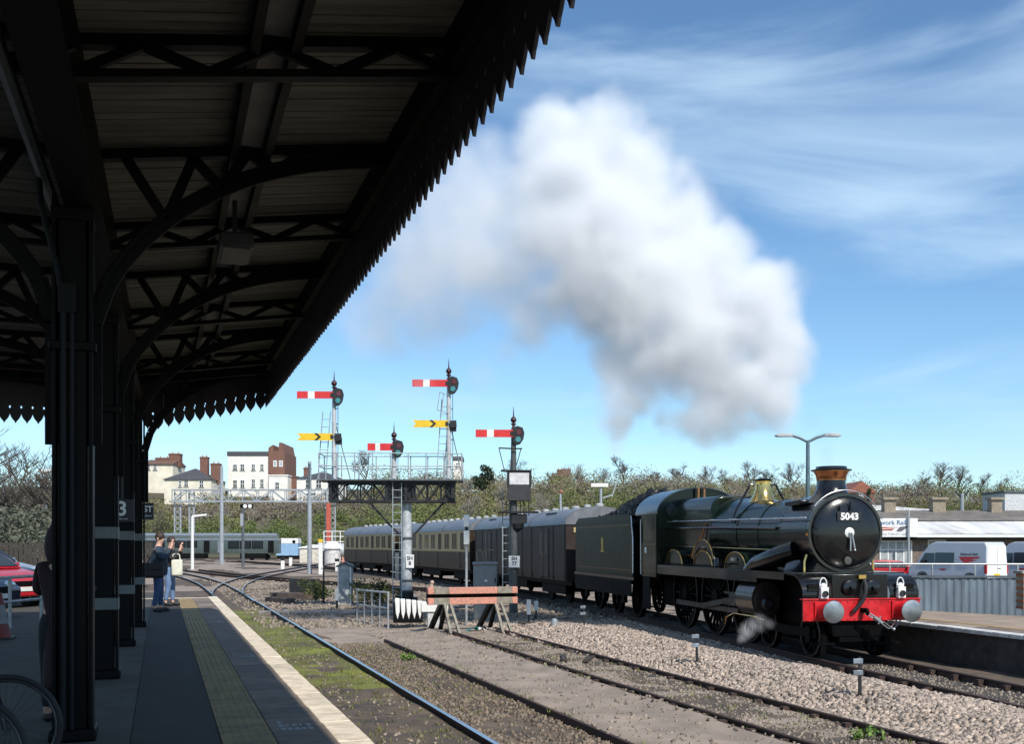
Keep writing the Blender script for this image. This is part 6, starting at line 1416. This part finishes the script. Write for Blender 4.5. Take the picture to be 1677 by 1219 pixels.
# ------------------------------------------------------------------ steam and smoke
def plume(name, label, blobs, res, pad, warp, dens, col, seed, fine=.42):
    """blobs: (x, y, z, radius, weight) in the site frame; a baked density grid"""
    lo = [min(b[i]-b[3] for b in blobs)-pad for i in range(3)]; hi = [max(b[i]+b[3] for b in blobs)+pad for i in range(3)]
    g = bpy.data.node_groups.new(name, 'GeometryNodeTree'); g.interface.new_socket('Geometry', in_out='INPUT', socket_type='NodeSocketGeometry'); g.interface.new_socket('Geometry', in_out='OUTPUT', socket_type='NodeSocketGeometry')
    N = g.nodes; Lk = g.links.new
    def mth(op, a, b=None, c=None):
        n = N.new('ShaderNodeMath'); n.operation = op
        for i, v in enumerate((a, b, c)):
            if v is None: continue
            if isinstance(v, (int, float)): n.inputs[i].default_value = v
            else: Lk(v, n.inputs[i])
        return n.outputs[0]
    pos = N.new('GeometryNodeInputPosition').outputs[0]
    def noi(scale, detail, off, rough=.55):
        mpv = N.new('ShaderNodeVectorMath'); mpv.operation = 'ADD'; Lk(pos, mpv.inputs[0]); mpv.inputs[1].default_value = (off, off*.7, off*1.3)
        n = N.new('ShaderNodeTexNoise'); n.inputs['Scale'].default_value = scale; n.inputs['Detail'].default_value = detail; n.inputs['Roughness'].default_value = rough; Lk(mpv.outputs[0], n.inputs['Vector']); return n
    nw = noi(.55, 3, seed); sub = N.new('ShaderNodeVectorMath'); sub.operation = 'SUBTRACT'; Lk(nw.outputs['Color'], sub.inputs[0]); sub.inputs[1].default_value = (.5,.5,.5)
    sc = N.new('ShaderNodeVectorMath'); sc.operation = 'SCALE'; Lk(sub.outputs[0], sc.inputs[0]); sc.inputs['Scale'].default_value = warp
    ad = N.new('ShaderNodeVectorMath'); ad.operation = 'ADD'; Lk(pos, ad.inputs[0]); Lk(sc.outputs[0], ad.inputs[1]); wp = ad.outputs[0]
    n2 = noi(.85 if pad >= .3 else 4.0, 6, seed+3, .52).outputs[0]; nz = mth('MULTIPLY', mth('SUBTRACT', n2, .5), fine*2.4)
    acc = None
    for x, y, z, r, w in blobs:
        d = N.new('ShaderNodeVectorMath'); d.operation = 'DISTANCE'; Lk(wp, d.inputs[0]); d.inputs[1].default_value = (x, y, z)
        f = mth('ADD', mth('MULTIPLY_ADD', d.outputs['Value'], -1.0/r, 1.0), nz)
        mr = N.new('ShaderNodeMapRange'); mr.interpolation_type = 'SMOOTHSTEP'; Lk(f, mr.inputs[0]); mr.inputs[1].default_value = .02; mr.inputs[2].default_value = .95; mr.inputs[4].default_value = w
        acc = mr.outputs[0] if acc is None else mth('MAXIMUM', acc, mr.outputs[0])
    vc = N.new('GeometryNodeVolumeCube'); Lk(acc, vc.inputs['Density']); vc.inputs['Min'].default_value = lo; vc.inputs['Max'].default_value = hi
    for i, ax in enumerate('XYZ'): vc.inputs['Resolution '+ax].default_value = max(12, int((hi[i]-lo[i])/res))
    m = bpy.data.materials.new(name); m.use_nodes = True; t_ = m.node_tree; t_.nodes.clear()
    pv_ = t_.nodes.new('ShaderNodeVolumePrincipled'); pv_.inputs['Color'].default_value = (*col, 1); pv_.inputs['Density'].default_value = dens; pv_.inputs['Anisotropy'].default_value = .0
    o_ = t_.nodes.new('ShaderNodeOutputMaterial'); t_.links.new(pv_.outputs[0], o_.inputs['Volume'])
    sm_ = N.new('GeometryNodeSetMaterial'); sm_.inputs['Material'].default_value = m; Lk(vc.outputs[0], sm_.inputs[0])
    go = N.new('NodeGroupOutput'); Lk(sm_.outputs[0], go.inputs[0]); N.new('NodeGroupInput')
    vd_ = bpy.data.volumes.new(name); o = bpy.data.objects.new(name, vd_); COL.objects.link(o); o.rotation_euler = (0,0,-YAW)
    vd_.materials.append(m); md = o.modifiers.new('density', 'NODES'); md.node_group = g
    return tag(o, label, None, None, 'stuff')
def bl(Z, L):
    out = []
    for u, v, r, w, dz in L:
        z_ = Z+dz; k = z_/1704; out.append(((u-838.5)*k, z_, EYE-(v-892)*k, r*k*1.30, w))
    return out
plume('steam_cloud', 'white and grey steam cloud billowing above the train', bl(28, [
 (905,225,62,.8,.6),(985,250,75,.8,.3),(930,300,95,1,0),(1040,300,85,1,.2),(880,380,85,.55,0),(985,390,115,1,-.2),(1095,370,85,1,.2),(1150,440,85,1,.2),
 (1060,470,105,1,-.3),(960,480,85,.8,0),(1130,545,100,1,-.2),(1230,510,80,1,.1),(1265,580,70,1,.1),(1040,565,75,.9,0),(1190,630,75,1,0),(1260,650,55,.8,.1),
 (1130,680,44,.9,0),(1165,694,36,.8,.1),(1225,695,32,.7,.1),(1280,690,24,.4,.1),(1030,640,40,.6,.1),(1008,690,36,.95,.1),(1000,712,24,.8,.1),(1025,655,46,.95,.1),(1060,620,45,.7,.1),
 (800,330,95,.30,.6),(760,410,115,.34,.6),(700,430,105,.26,.8),(690,490,85,.24,.8),(630,515,80,.18,.9),(740,350,80,.2,.8),(840,440,80,.25,.4),(830,480,65,.2,.4),(860,520,52,.35,.3),(825,570,36,.2,.3),(792,612,30,.12,.3),
 (690,628,26,.12,.2),(660,635,20,.07,.2),(940,640,22,.10,.3),(880,645,18,.06,.3)]), .07, .45, 1.9, 2.9, (.975,.983,.995), 11.0, .50)
plume('smoke_wisp', 'faint brown smoke rising from the chimney top', bl(22.6, [(1356,757,13,.5,0),(1352,740,17,.35,.1),(1345,718,22,.2,.1),(1330,690,26,.12,.1)]), .03, .1, .25, .8, (.35,.33,.33), 4.0, .3)
plume('steam_wisp', 'small white steam leak beside the front wheels', bl(22.2, [(1222,1038,13,.9,0),(1232,1028,12,.7,0),(1247,1020,13,.5,0),(1262,1025,10,.35,.1),(1216,1048,9,.9,0),(1245,1030,10,.5,0)]), .02, .08, .3, 3.2, (.93,.935,.95), 7.0, .42)
